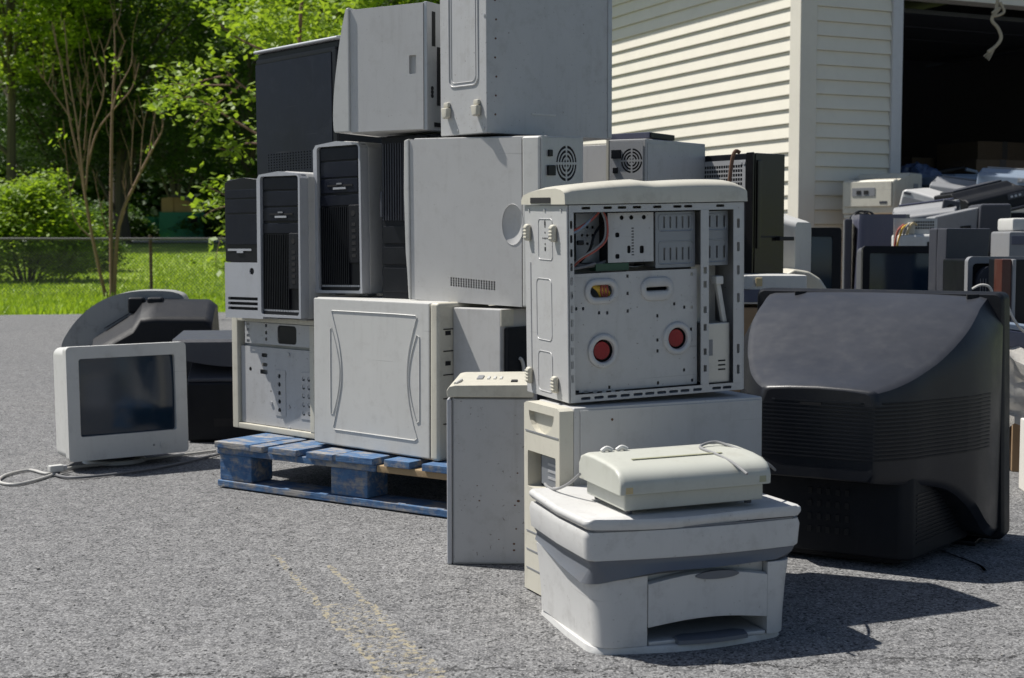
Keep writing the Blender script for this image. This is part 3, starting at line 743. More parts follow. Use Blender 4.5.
# white tower with moulded side panel
def moulded():
    wl, wr, h = .515, .2, .434
    t = case('computer_tower', 'white tower on the pallet with large moulded curved outlines on its side panel', (-.196, 3.79, .146), 138.5, .004, 0)
    m = M['white']
    MB().box(-wl, -.034, .002, wr, .0, h, .005).build('case_body', m, t)
    MB().box(-wl-.002, -.036, -.006, .0015, .004, h-.002, .004).build('side_panel', m, t)
    MB().box(-.0338, 0, -.007, wr, 0, h, .009, 3).build('front_bezel', M['cream'], t)
    W_ = wl-.036; U = lambda u: -wl+.004+u*W_*1.0; Z = lambda v: h*(1-v)
    c1 = cat_rom([(.148, .085), (.175, .20), (.215, .36), (.218, .5), (.20, .64), (.165, .80), (.152, .875)], 5)if False else None
    def P(u, v): return (U(u*1.08), -.0065, Z(v))
    outer = [P(.148, .085), P(.40, .085), P(.66, .085), P(.818, .088)] 
    right = cat_rom([P(.827, .10), P(.80, .19), P(.765, .33), P(.752, .48), P(.765, .64), P(.80, .79), P(.828, .87)], 5)
    left = cat_rom([P(.155, .87), P(.19, .73), P(.222, .58), P(.225, .44), P(.205, .30), P(.165, .16), P(.148, .10)], 5)
    loop = [Vector(p) for p in outer]+right+[Vector(P(.81, .885)), Vector(P(.5, .885)), Vector(P(.165, .885))]+left
    mb = MB(); mb.tube(loop, .0018, 6, True)
    mb.tube([Vector(P(.133, .78)), Vector(P(.133, .5)), Vector(P(.133, .21))]+cat_rom([P(.145, .2), P(.185, .33), P(.212, .48), P(.195, .64), P(.155, .78)], 5), .0016, 6, True)
    mb.tube([Vector(P(.845, .22)), Vector(P(.845, .5)), Vector(P(.845, .76))]+cat_rom([P(.825, .77), P(.785, .64), P(.765, .49), P(.785, .34), P(.825, .21)], 5), .0016, 6, True)
    mb.build('moulding', m, t)
    for z in (.10, .17, .235, .30, .36): MB().box(.0002, .0012, .012, wr-.01, z, z+.003).build('bay_seam', M['hole'], t)
    for z in (.262, .345): MB().box(.0002, .0016, .02, .04, z, z+.012).build('slot', M['hole'], t)
moulded()

# lower middle: tower wedged behind
def wedged():
    wl, wr, h = .178, .42, .42
    t = case('computer_tower', 'pale grey tower wedged low behind the upright slim tower, dark drive bay end', (-.028, 3.708, .146), 139)
    MB().box(-wl, -.004, .0, wr, 0, h, .004).build('case_body', M['tower_side'], t)
    MB().box(-.0038, .0, .0, .05, h-.045, h, .001).build('case_edge', M['cream'], t)
    MB().box(-.0038, .012, .012, .2, .01, h-.048, .006).build('front_bezel', M['matte_black'], t)
    mb = MB()
    for i in range(5): mb.box(.0122, .0135, .07, .19, .05+.07*i, .055+.07*i)
    mb.build('bay_seam', M['hole'], t)
    mb = MB(); pts = [(.013+.006*math.sin(a), .06+.006*0, .25+.045*math.cos(a)) for a in np.linspace(.2, PI-.2, 9)]
    pts = [(.016, .055+.018*math.sin(a), .25+.038*math.cos(a)) for a in np.linspace(0.1, PI-.1, 9)]
    mb.tube(pts, .005, 8); mb.build('handle', M['white'], t)
    MB().box(.0122, .0135, .11, .19, .30, .37).build('drive_cover', M['slate'], t)
wedged()
# tower under the rear power-supply tower
def hidden_support():
    t = case('computer_tower', 'plain beige tower standing on the pallet behind the wedged grey tower', (.36, 4.30, .146), 145.3)
    MB().box(-.19, 0, 0, .42, 0, .43, .005).build('case_body', M['cream'], t)
    MB().box(-.185, -.005, -.012, -.001, .005, .425, .004).build('front_bezel', M['cream'], t)
    MB().box(-.17, -.02, -.0135, -.0125, .30, .34).build('drive_cover', M['white'], t)
hidden_support()

# workstation towers
def workstation(label, N, yaw, tx, ty):
    wl, wr, h = .192, .45, .449
    t = case('workstation_tower', label, N, yaw, tx, ty, group='grey workstation towers with black slatted fronts')
    # body with a gently arched top, profile in x-z, extruded back
    prof = [(-wl, .006), (-wl, h-.022), (-wl+.012, h-.008), (-wl*.5, h), (-.012, h-.008), (0, h-.022), (0, .006)]
    MB().prism(prof, 'xz', .028, wr, .004).build('case_body', M['tower_side'], t)
    fx = lambda u: -wl+u*wl; fz = lambda v: h*(1-v)
    hole = rrect(fx(.085), fx(.955), fz(.965), fz(.035), .010)
    outer = [(-wl+.001, .008), (-.001, .008), (-.001, h-.024), (-.012, h-.010), (-wl*.5, h-.002), (-wl+.012, h-.010), (-wl+.001, h-.024)]
    MB().plate(outer, [hole], 'xz', -.006, .0335).build('front_bezel', M['silver'], t, smooth=False)
    MB().box(fx(.08), fx(.96), .006, .0272, fz(.97), fz(.03), .002).build('front_panel', M['black'], t)
    mb = MB()
    mb.box(fx(.12), fx(.90), .0015, .006, fz(.125), fz(.045), .002); mb.box(fx(.12), fx(.90), .0015, .006, fz(.235), fz(.135), .002)
    mb.box(fx(.12), fx(.90), .0015, .006, fz(.335), fz(.245), .002); mb.build('drive_cover', M['panel_black'], t)
    MB().box(fx(.27), fx(.80), -.0005, .0014, fz(.293), fz(.283)).build('floppy_slot', M['hole'], t)
    MB().box(fx(.40), fx(.66), -.002, .0012, fz(.313), fz(.300)).build('floppy_button', M['silver'], t)
    MB().box(fx(.47), fx(.58), -.0022, .0012, fz(.282), fz(.272)).build('floppy_button', M['mid_grey'], t)
    MB().box(fx(.10), fx(.93), .0015, .006, fz(.418), fz(.350), .002).build('front_strip', M['panel_black'], t)
    mb = MB()
    for i in range(15): x = fx(.115)+i*(fx(.68)-fx(.115))/14; mb.box(x, x+.0038, -.001, .0058, fz(.925), fz(.425), .001)
    mb.build('grille', M['black'], t)
    mb = MB(); mb.box(fx(.705), fx(.93), -.002, .0058, fz(.79), fz(.415), .004); ps = mb.build('port_panel', M['matte_black'], t)
    mb = MB(); mb.cyl((fx(.81), -.0026, fz(.47)), (fx(.81), -.002, fz(.47)), .008, n=14)
    for v in (.53, .57, .61, .65, .69, .73): mb.box(fx(.78), fx(.86), -.0026, -.002, fz(v+.022), fz(v))
    mb.build('port', M['hole'], ps)
    mb = MB()
    for i in range(22): x = fx(.13)+i*(fx(.92)-fx(.13))/21; mb.box(x, x+.004, .0, .0058, fz(.942), fz(.930))
    mb.build('vent_strip', M['silver'], t)
    MB().box(fx(.10), fx(.93), .0, .0058, fz(.966), fz(.946)).build('foot_strip', M['black'], t)
    for x in (-wl+.02, -.045): MB().box(x, x+.03, .03, .07, 0, .0055).build('foot', M['mid_grey'], t)
    return t
w2 = workstation('grey workstation tower with black slatted front, second from the left end of the stack', (-.624, 4.165, .508), 141.7, .002, .0)
dup(w2, (-.433, 4.093, .586), (-.003, -.014, R(142.4)-PI), 'grey workstation tower with black slatted front, raised highest on the moulded white tower').scale = (1.02, 1, 1.02)

def black_silver():
    wl, wr, h = .185, .45, .435
    t = case('computer_tower', 'black tower with silver lower front and wide slots, leftmost in the stack', (-.757, 4.302, .508), 141, -.004, 0)
    MB().box(-wl-.006, 0, .02, wr, 0, h-.01, .006).build('case_body', M['panel_black'], t)
    fx = lambda u: -wl+u*wl; fz = lambda v: h*(1-v)
    prof = [(-wl+.004, fz(.60)), (-.002, fz(.60)), (-.002, h-.016), (-.02, h-.006), (-wl*.5, h), (-wl+.02, h-.006), (-wl+.004, h-.016)]
    MB().prism(prof, 'xz', -.006, .0198, .004).build('front_panel', M['black'], t)
    for v0, v1 in ((.085, .145), (.155, .25), (.262, .475)): MB().box(fx(.07), fx(.96), -.0085, -.0062, fz(v1), fz(v0), .002).build('drive_cover', M['panel_black'], t)
    MB().box(fx(.10), fx(.70), -.0075, -.0062, fz(.52), fz(.505)).build('floppy_slot', M['silver'], t)
    MB().box(fx(.34), fx(.50), -.009, -.0062, fz(.535), fz(.521)).build('floppy_button', M['silver'], t)
    lower = rect(fx(.03), fx(.99), .0, fz(.603))
    hs = [rrect(fx(.10), fx(.94), fz(v+.022), fz(v), .004) for v in (.85, .885, .92)]+[circ(fx(.72), fz(.665), .011, 14)]
    MB().plate(lower, hs, 'xz', -.010, .029).build('front_bezel', M['silver'], t, smooth=False)
    MB().cyl((fx(.72), -.006, fz(.665)), (fx(.72), -.002, fz(.665)), .0105, n=16).build('power_button', M['black'], t)
    MB().box(fx(.06), fx(.97), .0, .0195, .01, fz(.80)).build('vent', M['hole'], t)
black_silver()

def ribbed():
    wl, wr, h = .18, .45, .47
    t = case('computer_tower', 'dark tower with ribbed front squeezed beside the raised workstation tower', (-.235, 3.965, .580), 142)
    MB().box(-wl, 0, .014, wr, 0, h, .006).build('case_body', M['dark_grey'], t)
    MB().box(-wl+.002, -.002, -.004, .0138, .0, h-.004, .005).build('front_bezel', M['matte_black'], t)
    mb = MB()
    for i in range(16): x = -wl+.012+i*.0098; mb.box(x, x+.004, -.010, -.0042, h*.48, h*.95, .001)
    mb.build('grille', M['dark_grey'], t)
    for z0, z1 in ((.02, .09), (.10, .15), (.16, .21)): MB().box(-wl+.01, -.012, -.008, -.0042, z0, z1, .002).build('drive_cover', M['black'], t)
    MB().box(-wl+.004, -wl+.014, -.014, -.0042, h*.5, h*.66, .003).build('handle', M['dark_grey'], t)
ribbed()

# large white tower with finger dent, rear with power supply
def large_white():
    wl, wr, h = .461, .20, .452
    t = case('computer_tower', 'large white tower with round finger dent and vent dots, power supply end at right', (.076, 3.684, .5695), 142.8, .026, .04)
    MB().box(-wl+.02, -.0018, .004, wr, 0, h, .003).build('case_body', M['grey_white'], t)
    # side panel with real round dent opening and vent holes
    P = lambda px, py: (-wl+.012+(px-75)/(450-75)*(wl-.012-.058), h*(1-(py-62)/570))
    cx, cz = P(422, 355)
    dent = circ(cx, cz, .036, 30, .054)
    hs = [dent]
    for j in range(4):
        for i in range(18):
            x, z = P(217+i*8.5, 546+j*8+i*.35); hs.append(rect(x-.0029, x+.0029, z-.0028, z+.0028))
    MB().plate(rect(-wl+.014, -.058, .002, h-.004), hs, 'xz', -.006, .0075).build('side_panel', M['grey_white'], t, smooth=False)
    # dish of the dent
    secs = []
    for k in range(6):
        s = 1-k/5*.85; d = .0012+.010*(1-(1-k/5)**2)*.8*0+(-.006+.0092*math.sin(k/5*PI/2))
        secs.append([(cx+(p[0]-cx)*s, d, cz+(p[1]-cz)*s) for p in dent])
    mb = MB(); mb.loft(secs, False); mb.bm.faces.new([mb.bm.verts.new(p) for p in secs[-1]]); mb.build('finger_dent', M['grey_white'], t)
    mb = MB(); mb.tube([(p[0], -.0062, p[1]) for p in dent], .0008, 6, True); mb.build('dent_rim', M['grey_white'], t)
    MB().box(P(205, 0)[0], P(375, 0)[0], .0016, .0036, P(0, 590)[1], P(0, 535)[1]).build('vent_backing', M['hole'], t)
    MB().prism([(-wl-.004, h-.006), (-wl+.012, h-.002), (-wl+.012, .0), (-wl+.022, .0), (-wl+.006, .0), (-wl-.006, h*.5)][:1]+[(-wl+.0125, h-.001), (-wl+.0125, .0), (-wl+.006, .004), (-wl-.002, h*.3), (-wl-.006, h*.65)], 'xz', -.010, wr-.004, .003).build('front_bezel', M['white'], t)
    MB().box(-.0565, -.0005, -.0065, .003, .002, h-.002, .006, 3).build('panel_edge', M['white'], t)
    # rear face x=0
    MB().box(-.0016, .004, .0, .012, 0, h, .001).build('rear_edge', M['galv'], t)
    psu_face(t, 'yz', .0, .014, h-.165, .172, .16, (.115, h-.072), .050, (.042, h-.09), (.038, h-.045), sgn=1)
    MB().box(.0002, .003, .02, .07, h-.235, h-.185, .001).build('port_panel', M['psu'], t)
    for z in (h-.222, h-.205): MB().box(.0032, .006, .03, .055, z-.006, z+.004, .001).build('port', M['hole'], t)
    mb = MB()
    for i in range(5): mb.box(.0002, .002, .09, .18, .04+.03*i, .056+.03*i)
    mb.build('expansion_slots', M['psu'], t)
large_white()

def slab_e():
    t = case('computer_tower', 'plain beige tower standing behind, between the two power-supply ends', (.33, 4.56, .596), 145)
    MB().box(-.45, 0, 0, .19, 0, .47, .006).build('case_body', M['cream'], t)
    MB().box(-.44, -.012, -.004, -.0002, .006, .462, .003).build('side_panel', M['grey_white'], t)
slab_e()
def rear_b():
    wl, wr, h = .135, .40, .478
    t = case('computer_tower', 'grey steel tower with its power supply fan facing out behind the open silver tower', (.406, 4.30, .580), 145.3, .01, .015)
    MB().box(-wl, 0, .003, wr, 0, h, .003).build('case_body', M['steel'], t)
    MB().box(.0002, .002, .012, wr-.004, .006, h-.012, .001).build('side_panel', M['steel'], t)
    MB().box(-wl-.002, -wl+.006, -.002, .0028, 0, h).build('rear_edge', M['cream'], t)
    psu_face(t, 'xz', .0, -wl+.010, h-.125, wl-.018, .118, (-wl+.088, h-.066), .040, (-wl+.035, h-.045), (-wl+.032, h-.095), sgn=-1)
    p = MB(); p.plate(rect(-wl+.010, -.008, h-.25, h-.135), fan_holes(-wl+.075, h-.19, .034, 3), 'xz', 0, -.0015); q = p.build('fan_plate', M['galv'], t, smooth=False)
    MB().box(-wl+.014, -.012, .0008, .0028, h-.246, h-.139).build('fan', M['hole'], q)
    MB().box(-wl+.014, -wl+.05, -.004, -.0017, h-.156, h-.138).build('port_panel', M['board_cream'], t)
rear_b()
def flat_drive():
    t = thing('disc_drive', 'thin dark metal drive lying flat on the grey power-supply tower', 'disc drive', (.385, 4.36, 1.063), R(-35), 'loose drives')
    MB().box(-.115, .045, 0, .16, 0, .018, .002).build('drive_body', M['slate'], t)
    MB().box(.0455, .049, .004, .156, .001, .017, .001).build('front_plate', M['black'], t)
flat_drive()

# ------------------------------------------------------------------ top row
def black_panel_tower():
    wl, wr, h = .440, .19, .405
    t = case('computer_tower', 'black tower high at the left of the stack with scuffed panel and grey top', (-.538, 4.37, .962), 134.1, -.012, 0)
    MB().box(-wl, -.0, .006, wr, 0, h, .004).build('case_body', M['black'], t)
    hs = []
    U = lambda px: -wl+(px-767)/(1020-767)*wl; Z = lambda py: (h-.02)*(1-(py-160)/345)
    for j in range(7):
        for i in range(16):
            x = U(808)+i*(U(940)-U(808))/15; z = Z(442)-j*.0085; hs.append(rect(x-.0028, x+.0028, z-.0020, z+.0020))
    MB().plate(rect(-wl+.004, -.022, .0, h-.036), hs, 'xz', -.006, .010).build('side_panel', M['panel_black'], t, smooth=False)
    MB().box(-.0215, -.0, -.004, .0058, .0, h-.03, .002).build('panel_edge', M['black'], t)
    MB().box(-wl+.004, -.004, -.003, .0058, h-.0355, h-.0202, .002).build('panel_edge', M['black'], t)
    MB().prism([(-.010, h+.001), (-.009, h+.010), (.02, h+.014), (wr, h+.014), (wr, h+.001)], 'yz', -wl-.004, .012, .004).build('top_cover', M['silver'], t)
black_panel_tower()

def curved_bezel():
    wl, wr, h = .269, .2, .352
    t = case('computer_tower', 'white tower on the top row with bulging curved front bezel and small finger notch', (-.2325, 3.918, 1.055), 149)
    x0 = -wl
    MB().box(x0, -.002, .004, wr, 0, h, .004).build('case_body', M['grey_white'], t)
    n0, n1 = -.060, -.036
    MB().plate(rect(x0+.004, -.012, .003, h-.003), [rrect(n0, n1, h*.445, h*.59, .003)], 'xz', -.006, .0085).build('side_panel', M['grey_white'], t, smooth=False)
    MB().box(n0-.003, n1+.003, .0026, .0036, h*.43, h*.6).build('finger_notch', M['grey_white'], t)
    prof = [(x0+.0035, .004), (x0+.0035, h+.004)]+[(q.x, q.y) for q in cat_rom([(x0-.006, h+.002), (x0-.018, h*.88), (x0-.029, h*.74), (x0-.040, h*.56), (x0-.050, h*.36), (x0-.055, h*.15), (x0-.052, .004)], 5)]
    mb = MB(); mb.prism(prof, 'xz', -.012, wr-.004, .008, 3)
    mb.build('front_bezel', M['white'], t)
    # slotted rear end
    MB().box(-.0118, .0, -.004, wr, .0, h, .002).build('rear_plate', M['galv'], t)
    mb = MB()
    for (y0, y1, z0, z1) in ((.02, .035, h*.66, h*.93), (.045, .06, h*.2, h*.66), (.03, .075, h*.03, h*.065)): mb.box(.0003, .0016, y0, y1, z0, z1)
    for z in (.27, .30, .33): mb.cyl((.0003, .02, h*z), (.0016, .02, h*z), .006, n=10)
    mb.build('slot', M['hole'], t)
curved_bezel()

def top_steel():
    wl, wr, h = .198, .47, .48
    t = case('computer_tower', 'large bare steel tower overhanging on the top row, two plastic feet on its left face', (-.067, 3.749, 1.034), 131.1, .006, .010)
    MB().box(-wl, 0, 0, wr, 0, h, .003).build('case_body', M['steel'], t)
    mb = MB(); mb.tube([(p[0], -.0005, p[1]) for p in rrect(-wl+.04, -.035, .13, h-.03, .02)], .0024, 6, True); mb.tube([(p[0], -.0005, p[1]) for p in rrect(-wl+.05, -.045, .14, h-.04, .015)], .0012, 6, True); mb.build('embossing', M['steel'], t)
    for x in (-wl+.035, -.035):
        mb = MB(); mb.prism([(x-.014, .075), (x+.014, .075), (x+.012, .048), (x-.006, .045)], 'xz', -.018, 0, .004); mb.box(x-.010, x+.010, -.010, 0, .076, .09, .003); mb.build('foot', M['cream'], t)
    mb = MB()
    for i in range(9): mb.cyl((.0, .03+.002*(i % 3), .05+i*.05), (.0012, .03+.002*(i % 3), .05+i*.05), .0028, n=8)
    for q in range(8): mb.cyl((.0, .06+.05*random.random(), .1+.3*random.random()), (.0008, .08, .2), .002, n=6) if False else None
    mb.build('rivet', M['rust'], t)
    MB().box(.0, .0025, wr-.018, wr-.002, .004, h-.004, .001).build('panel_edge', M['galv'], t)
    mb = MB()
    for x in (-wl+.075, -.012): mb.cyl((x, -.002, .013), (x, 0, .013), .004, n=10)
    mb.cyl((-.008, -.002, .31), (-.008, 0, .31), .004, n=10); mb.build('screw', M['galv'], t)
    MB().box(.0002, .0016, .16, .25, .055, .060).build('scratch', M['white'], t)
top_steel()

# ------------------------------------------------------------------ front group
def slim_upright():
    wl, wr, h = .31, .200, .419
    t = case('computer_tower', 'slim grey tower standing upright on the asphalt with a cream cap on top', (-.150, 3.203, .0), 87.5)
    MB().box(-wl, -.0, .012, wr, 0, .388, .003).build('case_body', M['tower_side'], t)
    MB().box(-wl+.01, .004, .016, wr-.002, .004, .386, .002).build('side_panel', M['steel'], t)
    MB().box(-wl, .006, .0, .0118, 0, .386, .004).build('panel_edge', M['silver'], t)
    prof = [(.002, .390), (.0, .405), (.006, .415), (.020, .418), (wr-.004, .420), (wr, .416), (wr, .390)]
    MB().prism([(p[0], p[1]) for p in prof], 'yz', -wl-.006, .010, .004).build('front_bezel', M['cream'], t)
    MB().box(-.20, -.12, .06, .075, .4175, .4215, .002).build('drive_slot', M['mid_grey'], t)
    for y in (.085, .10, .115): MB().box(-.18, -.12, y, y+.006, .4175, .4215, .001).build('vent_rib', M['white'], t)
    MB().box(-.09, -.05, .145, .16, .4185, .4222, .001).build('power_button', M['hole'], t)
    mb = MB(); mb.tube([(-.02, .018, .4185), (-.06, .024, .4205), (-.10, .026, .4195)], .004, 6); mb.build('cap_ridge', M['white'], t)
    mb = MB()
    for (y, z, s) in ((.163, .215, 3), (.165, .15, 5), (.157, .14, 3), (.16, .085, 3), (.155, .05, 4), (.155, .035, 4), (.075, .15, 3), (.07, .185, 2), (.12, .06, 2)):
        mb.prism(circ(y, z, .0008*s, 7, .0006*s), 'yz', .0042, .0046); mb.build('rust_spot', M['rust'], t); mb = MB()
    mb.bm.free()
slim_upright()

def lower_front():
    wl, wr, h = .172, .475, .409
    t = case('computer_tower', 'cream tower on the asphalt beneath the open silver tower, empty drive bay', (.113, 2.823, .0), 114.4, .003, .006)
    fz = lambda v: h*(1-v)
    MB().box(-wl+.002, -.001, .016, wr, .006, h, .004).build('case_body', M['grey_white'], t)
    MB().box(-.0008, .002, .030, wr-.004, .010, h-.006, .001).build('side_panel', M['tower_side'], t)
    hole = rrect(-wl+.018, -.020, fz(.445), fz(.255), .004); grip = [(-wl+.020, fz(.03))]+[(-wl+.020+(wl-.048)*.5+(wl-.048)*.5*math.cos(a), fz(.03)-.052*math.sin(a)) for a in np.linspace(PI, 0, 12)][1:]
    grip = [(-wl+.024+(wl-.052)*(.5+.5*math.cos(a)), fz(.045)-.045*math.sin(a)) for a in np.linspace(0, PI, 14)]
    MB().plate([(-wl, .004), (-.002, .004), (-.002, h-.006), (-.012, h-.001), (-wl+.012, h-.001), (-wl, h-.006)], [hole, grip], 'xz', -.016, .0315).build('front_bezel', M['cream'], t, smooth=False)
    MB().prism([(p[0]*1.0, p[1]) for p in grip], 'xz', -.004, -.001).build('handle_dip', M['cream'], t)
    MB().box(-wl+.008, -.006, -.0175, -.0162, fz(.155), fz(.148)).build('bay_seam', M['mid_grey'], t)
    b = MB(); b.box(-wl+.045, -.022, .020, .10, fz(.44), fz(.262), .002) if False else None
    MB().box(-wl+.018, -.020, .0156, .0158, fz(.445), fz(.255)).build('bay_backing', M['hole'], t)
    MB().box(-wl+.055, -.024, -.002, .0154, fz(.42), fz(.27), .002).build('drive_cage', M['cage_shaded'], t)
    mb = MB()
    for v in (.30, .335, .37): mb.box(-wl+.09, -.03, -.0034, -.0022, fz(v+.012), fz(v))
    mb.build('cage_slot', M['galv'], t)
    for z in (.05, .09, .13): MB().box(-wl+.012, -.01, -.0172, -.0162, z, z+.003).build('bay_seam', M['mid_grey'], t)
    for x in (-wl+.02, -.05): MB().box(x, x+.03, .0, .05, -.0, .006).build('foot', M['dark_grey'], t)
    MB().prism(circ(.103, h-.028, .003, 8), 'yz', .0022, .0026).build('screw', M['rust'], t)
lower_front()

def hero():
    wl, wr, h = .205, .425, .405
    t = case('computer_tower', 'open silver tower with red round lenses in its tray on the cream tower', (.116, 2.856, .4155), 113.9, .022, .026)
    S = M['steel']; G = M['galv']
    cv = lambda c: (c-155)/485*wr; 
    def cz(x, y):
        top = 105-10*(x-155)/485; bot = 642-40*(x-155)/485; return h*(1-(y-top)/(bot-top))
    # shell sheets
    MB().box(-wl, -.0, .0, .004, .0, h, .0015).build('bottom_panel', S, t)
    MB().box(-wl, -wl+.003, .0042, wr-.0042, 0.0, h).build('far_side_panel', S, t)
    MB().box(-wl, -.0, wr-.004, wr, .0, h, .0015).build('top_panel', S, t)
    MB().box(-wl+.0032, -.002, .0042, wr-.0042, .0, .003).build('rear_panel', S, t)
    # frame of the open side (x=0): rails with slots
    slots = [rrect(cv(c)-.011, cv(c)+.011, .0045, .0105, .0025) for c in (200, 235, 270, 305, 340, 372, 405, 438, 470, 505, 560, 590)]
    MB().plate(rect(.0045, wr-.0045, .0, .0165), slots, 'yz', -.0005, .0015).build('bottom_rail', G, t, smooth=False)
    slots = [rrect(cv(c)-.010, cv(c)+.010, h-.0095, h-.004, .002) for c in (205, 262, 300, 340, 395, 450, 480, 570)]
    MB().plate(rect(.0045, wr-.0045, h-.015, h-.0005), slots, 'yz', -.0005, .0015).build('top_rail', G, t, smooth=False)
    sl = [rrect(.007, .0125, z-.008, z+.008, .002) for z in np.linspace(.05, h-.04, 12)]
    MB().plate(rect(.0045, .0155, .0167, h-.0152), sl, 'yz', -.0005, .0015).build('side_rail', G, t, smooth=False)
    sl = [rrect(cv(618), cv(626), z-.010, z+.010, .002) for z in (.045, .09, .20, .26, .31, .36)]
    MB().plate(rect(cv(608), wr-.0045, .0167, h-.0152), sl, 'yz', -.0005, .0015).build('side_rail', G, t, smooth=False)
    sl = [rect(cv(522), cv(531), z-.007, z+.007) for z in (.052, .088, .14, .178, .232, .262)]
    MB().plate(rect(cv(515), cv(537), .0167, h-.0152), sl, 'yz', -.0015, .0035).build('middle_post', G, t, smooth=False)
    # tray with raised hole rims
    v1, z1 = cv(252), cz(252, 337); v2, z2 = cv(402), cz(402, 330); v3, z3 = cv(255), cz(255, 500); v4, z4 = cv(458), cz(458, 465)
    hs = [rrect(v1-.026, v1+.026, z1-.0125, z1+.0125, .012), rrect(v2-.026, v2+.026, z2-.0035, z2+.0035, .003), circ(v3, z3, .0235, 28), circ(v4, z4, .0225, 28)]
    for (x, y) in ((178, 350), (186, 385), (204, 385), (246, 396), (268, 396), (323, 296), (323, 343), (323, 391), (404, 404), (451, 371), (479, 380), (500, 290), (478, 552), (501, 580), (272, 600), (404, 470), (404, 500), (498, 440), (498, 470), (405, 588), (500, 380), (178, 300)):
        hs.append(rect(cv(x)-.0026, cv(x)+.0026, cz(x, y)-.0034, cz(x, y)+.0034))
    for i in range(7): x = 186+i*24; hs.append(rect(cv(x)-.0048, cv(x)+.0048, cz(x, 612)-.0025, cz(x, 612)+.0025))
    tz = cz(330, 283)
    tr = MB().plate([(.016, .018), (cv(514), .018), (cv(514), tz), (cv(330), tz), (.016, tz-.002)], hs, 'yz', -.016, .0015).build('motherboard_tray', S, t, smooth=False)
    def dish(cx, cy, outer, inner):
        secs = []
        for k, (f, d) in enumerate(((0, -.0145), (.12, -.0095), (.35, -.0075), (.65, -.0075), (.9, -.0095), (1, -.0145))):
            secs.append([(d, o[0]+(i_[0]-o[0])*f, o[1]+(i_[1]-o[1])*f) for o, i_ in zip(outer, inner)])
        mb = MB(); mb.loft(secs, False); return mb.build('raised_rim', S, tr)
    dish(v1, z1, rrect(v1-.040, v1+.040, z1-.027, z1+.027, .026, 7), rrect(v1-.026, v1+.026, z1-.0125, z1+.0125, .012, 7))
    dish(v2, z2, rrect(v2-.040, v2+.040, z2-.026, z2+.026, .025, 7), rrect(v2-.026, v2+.026, z2-.0035, z2+.0035, .003, 7))
    dish(v3, z3, circ(v3, z3, .037, 28), circ(v3, z3, .0235, 28)); dish(v4, z4, circ(v4, z4, .036, 28), circ(v4, z4, .0225, 28))
    for (v, z) in ((v3, z3), (v4, z4)): MB().cyl((-.030, v, z), (-.0255, v, z), .029, .029, 24).build('lens_ring', M['hole'], t); MB().cyl((-.0252, v, z), (-.019, v, z), .0205, .0185, 24).build('red_lens', M['red'], t)
    MB().box(-.06, -.045, v2-.04, v2+.04, z2-.02, z2+.02).build('cavity', M['hole'], t)
    mb = MB()
    for k in range(5): mb.tube(cat_rom([(-.024-.002*k, v1-.02+.004*k, z1+.014), (-.022, v1-.004+.006*k, z1), (-.026, v1+.004+.005*k, z1-.014)], 4), .0026, 6)
    mb.build('wire_bundle', M['wire_yel'], t)
    mb = MB()
    for k in range(3): mb.tube(cat_rom([(-.0215, v1+.006+.005*k, z1+.013), (-.020, v1+.002+.008*k, z1), (-.022, v1+.008+.004*k, z1-.013)], 4), .0022, 6)
    mb.build('wire_bundle', M['wire_red'], t)
    # drive cages
    MB().box(-.10, -.095, .02, cv(300), tz-.03, h-.018).build('inner_wall', M['cage_shaded'], t)
    hs = [circ(cv(x), cz(x, y), .0032, 10) for x in (228, 242, 256) for y in (165, 187, 210)]
    MB().plate(rect(cv(212), cv(274), cz(240, 262), h-.018), hs, 'yz', -.060, .002).build('hole_panel', M['cage_shaded'], t, smooth=False)
    hs = [rrect(cv(300)-.005, cv(300)+.005, cz(300, y)-.005, cz(300, y)+.005, .003) for y in (185, 243)]+[rect(cv(338), cv(345), cz(340, y+3), cz(340, y)) for y in range(165, 238, 8)]+[rrect(cv(366)-.005, cv(366)+.005, cz(366, 224)-.008, cz(366, 224)+.008, .003), rrect(cv(331)-.004, cv(331)+.004, cz(331, 224)-.008, cz(331, 224)+.008, .003)]
    hs += [circ(cv(x), h-.028, .005, 10) for x in (312, 338, 372)]
    MB().plate(rect(cv(275), cv(398), cz(340, 258), h-.018), hs, 'yz', -.022, .0015).build('drive_cage', M['steel'], t, smooth=False)
    MB().box(-.12, -.026, cv(276), cv(397), cz(340, 256), h-.019).build('drive', M['hole'], t)
    MB().box(-.05, -.02, cv(242), cv(330), cz(280, 282), cz(280, 262)).build('circuit_board', M['pcb'], t)
    for (a, b, nm) in ((402, 512, 1), (539, 606, 2)):
        x0, x1 = cv(a), cv(b); zb = cz(460, 272) if nm == 1 else cz(570, 266); zt = h-.018
        hs = []
        n = 5 if nm == 1 else 3
        for i in range(n):
            xx = x0+(x1-x0)*(.22+.62*i/max(1, n-1)); hs.append(rect(xx-.0020, xx+.0020, zt-.034, zt-.010)); hs.append(rect(xx-.0020, xx+.0020, zb+.016, zb+.042))
        MB().plate(rect(x0, x1, zb, zt), hs, 'yz', -.020, .0015).build('drive_cage', M['cage_shaded'], t, smooth=False)
        mb = MB(); mb.tube([(-.0185, p[0], p[1]) for p in rrect(x0+.008, x1-.006, zt-.040, zt-.006, .006)], .0015, 5, True); mb.tube([(-.0185, p[0], p[1]) for p in rrect(x0+.008, x1-.006, zb+.008, zb+.055, .006)], .0015, 5, True)
        mb.build('embossing', M['cage_shaded'], t)
        MB().box(-.12, -.03, x0+.004, x1-.004, zb+.002, zt-.002).build('drive', M['galv'], t)
    # bracket and power supply at lower right
    MB().box(-.075, -.070, cv(536), cv(606), cz(570, 425), cz(570, 266)).build('inner_wall', M['psu'], t)
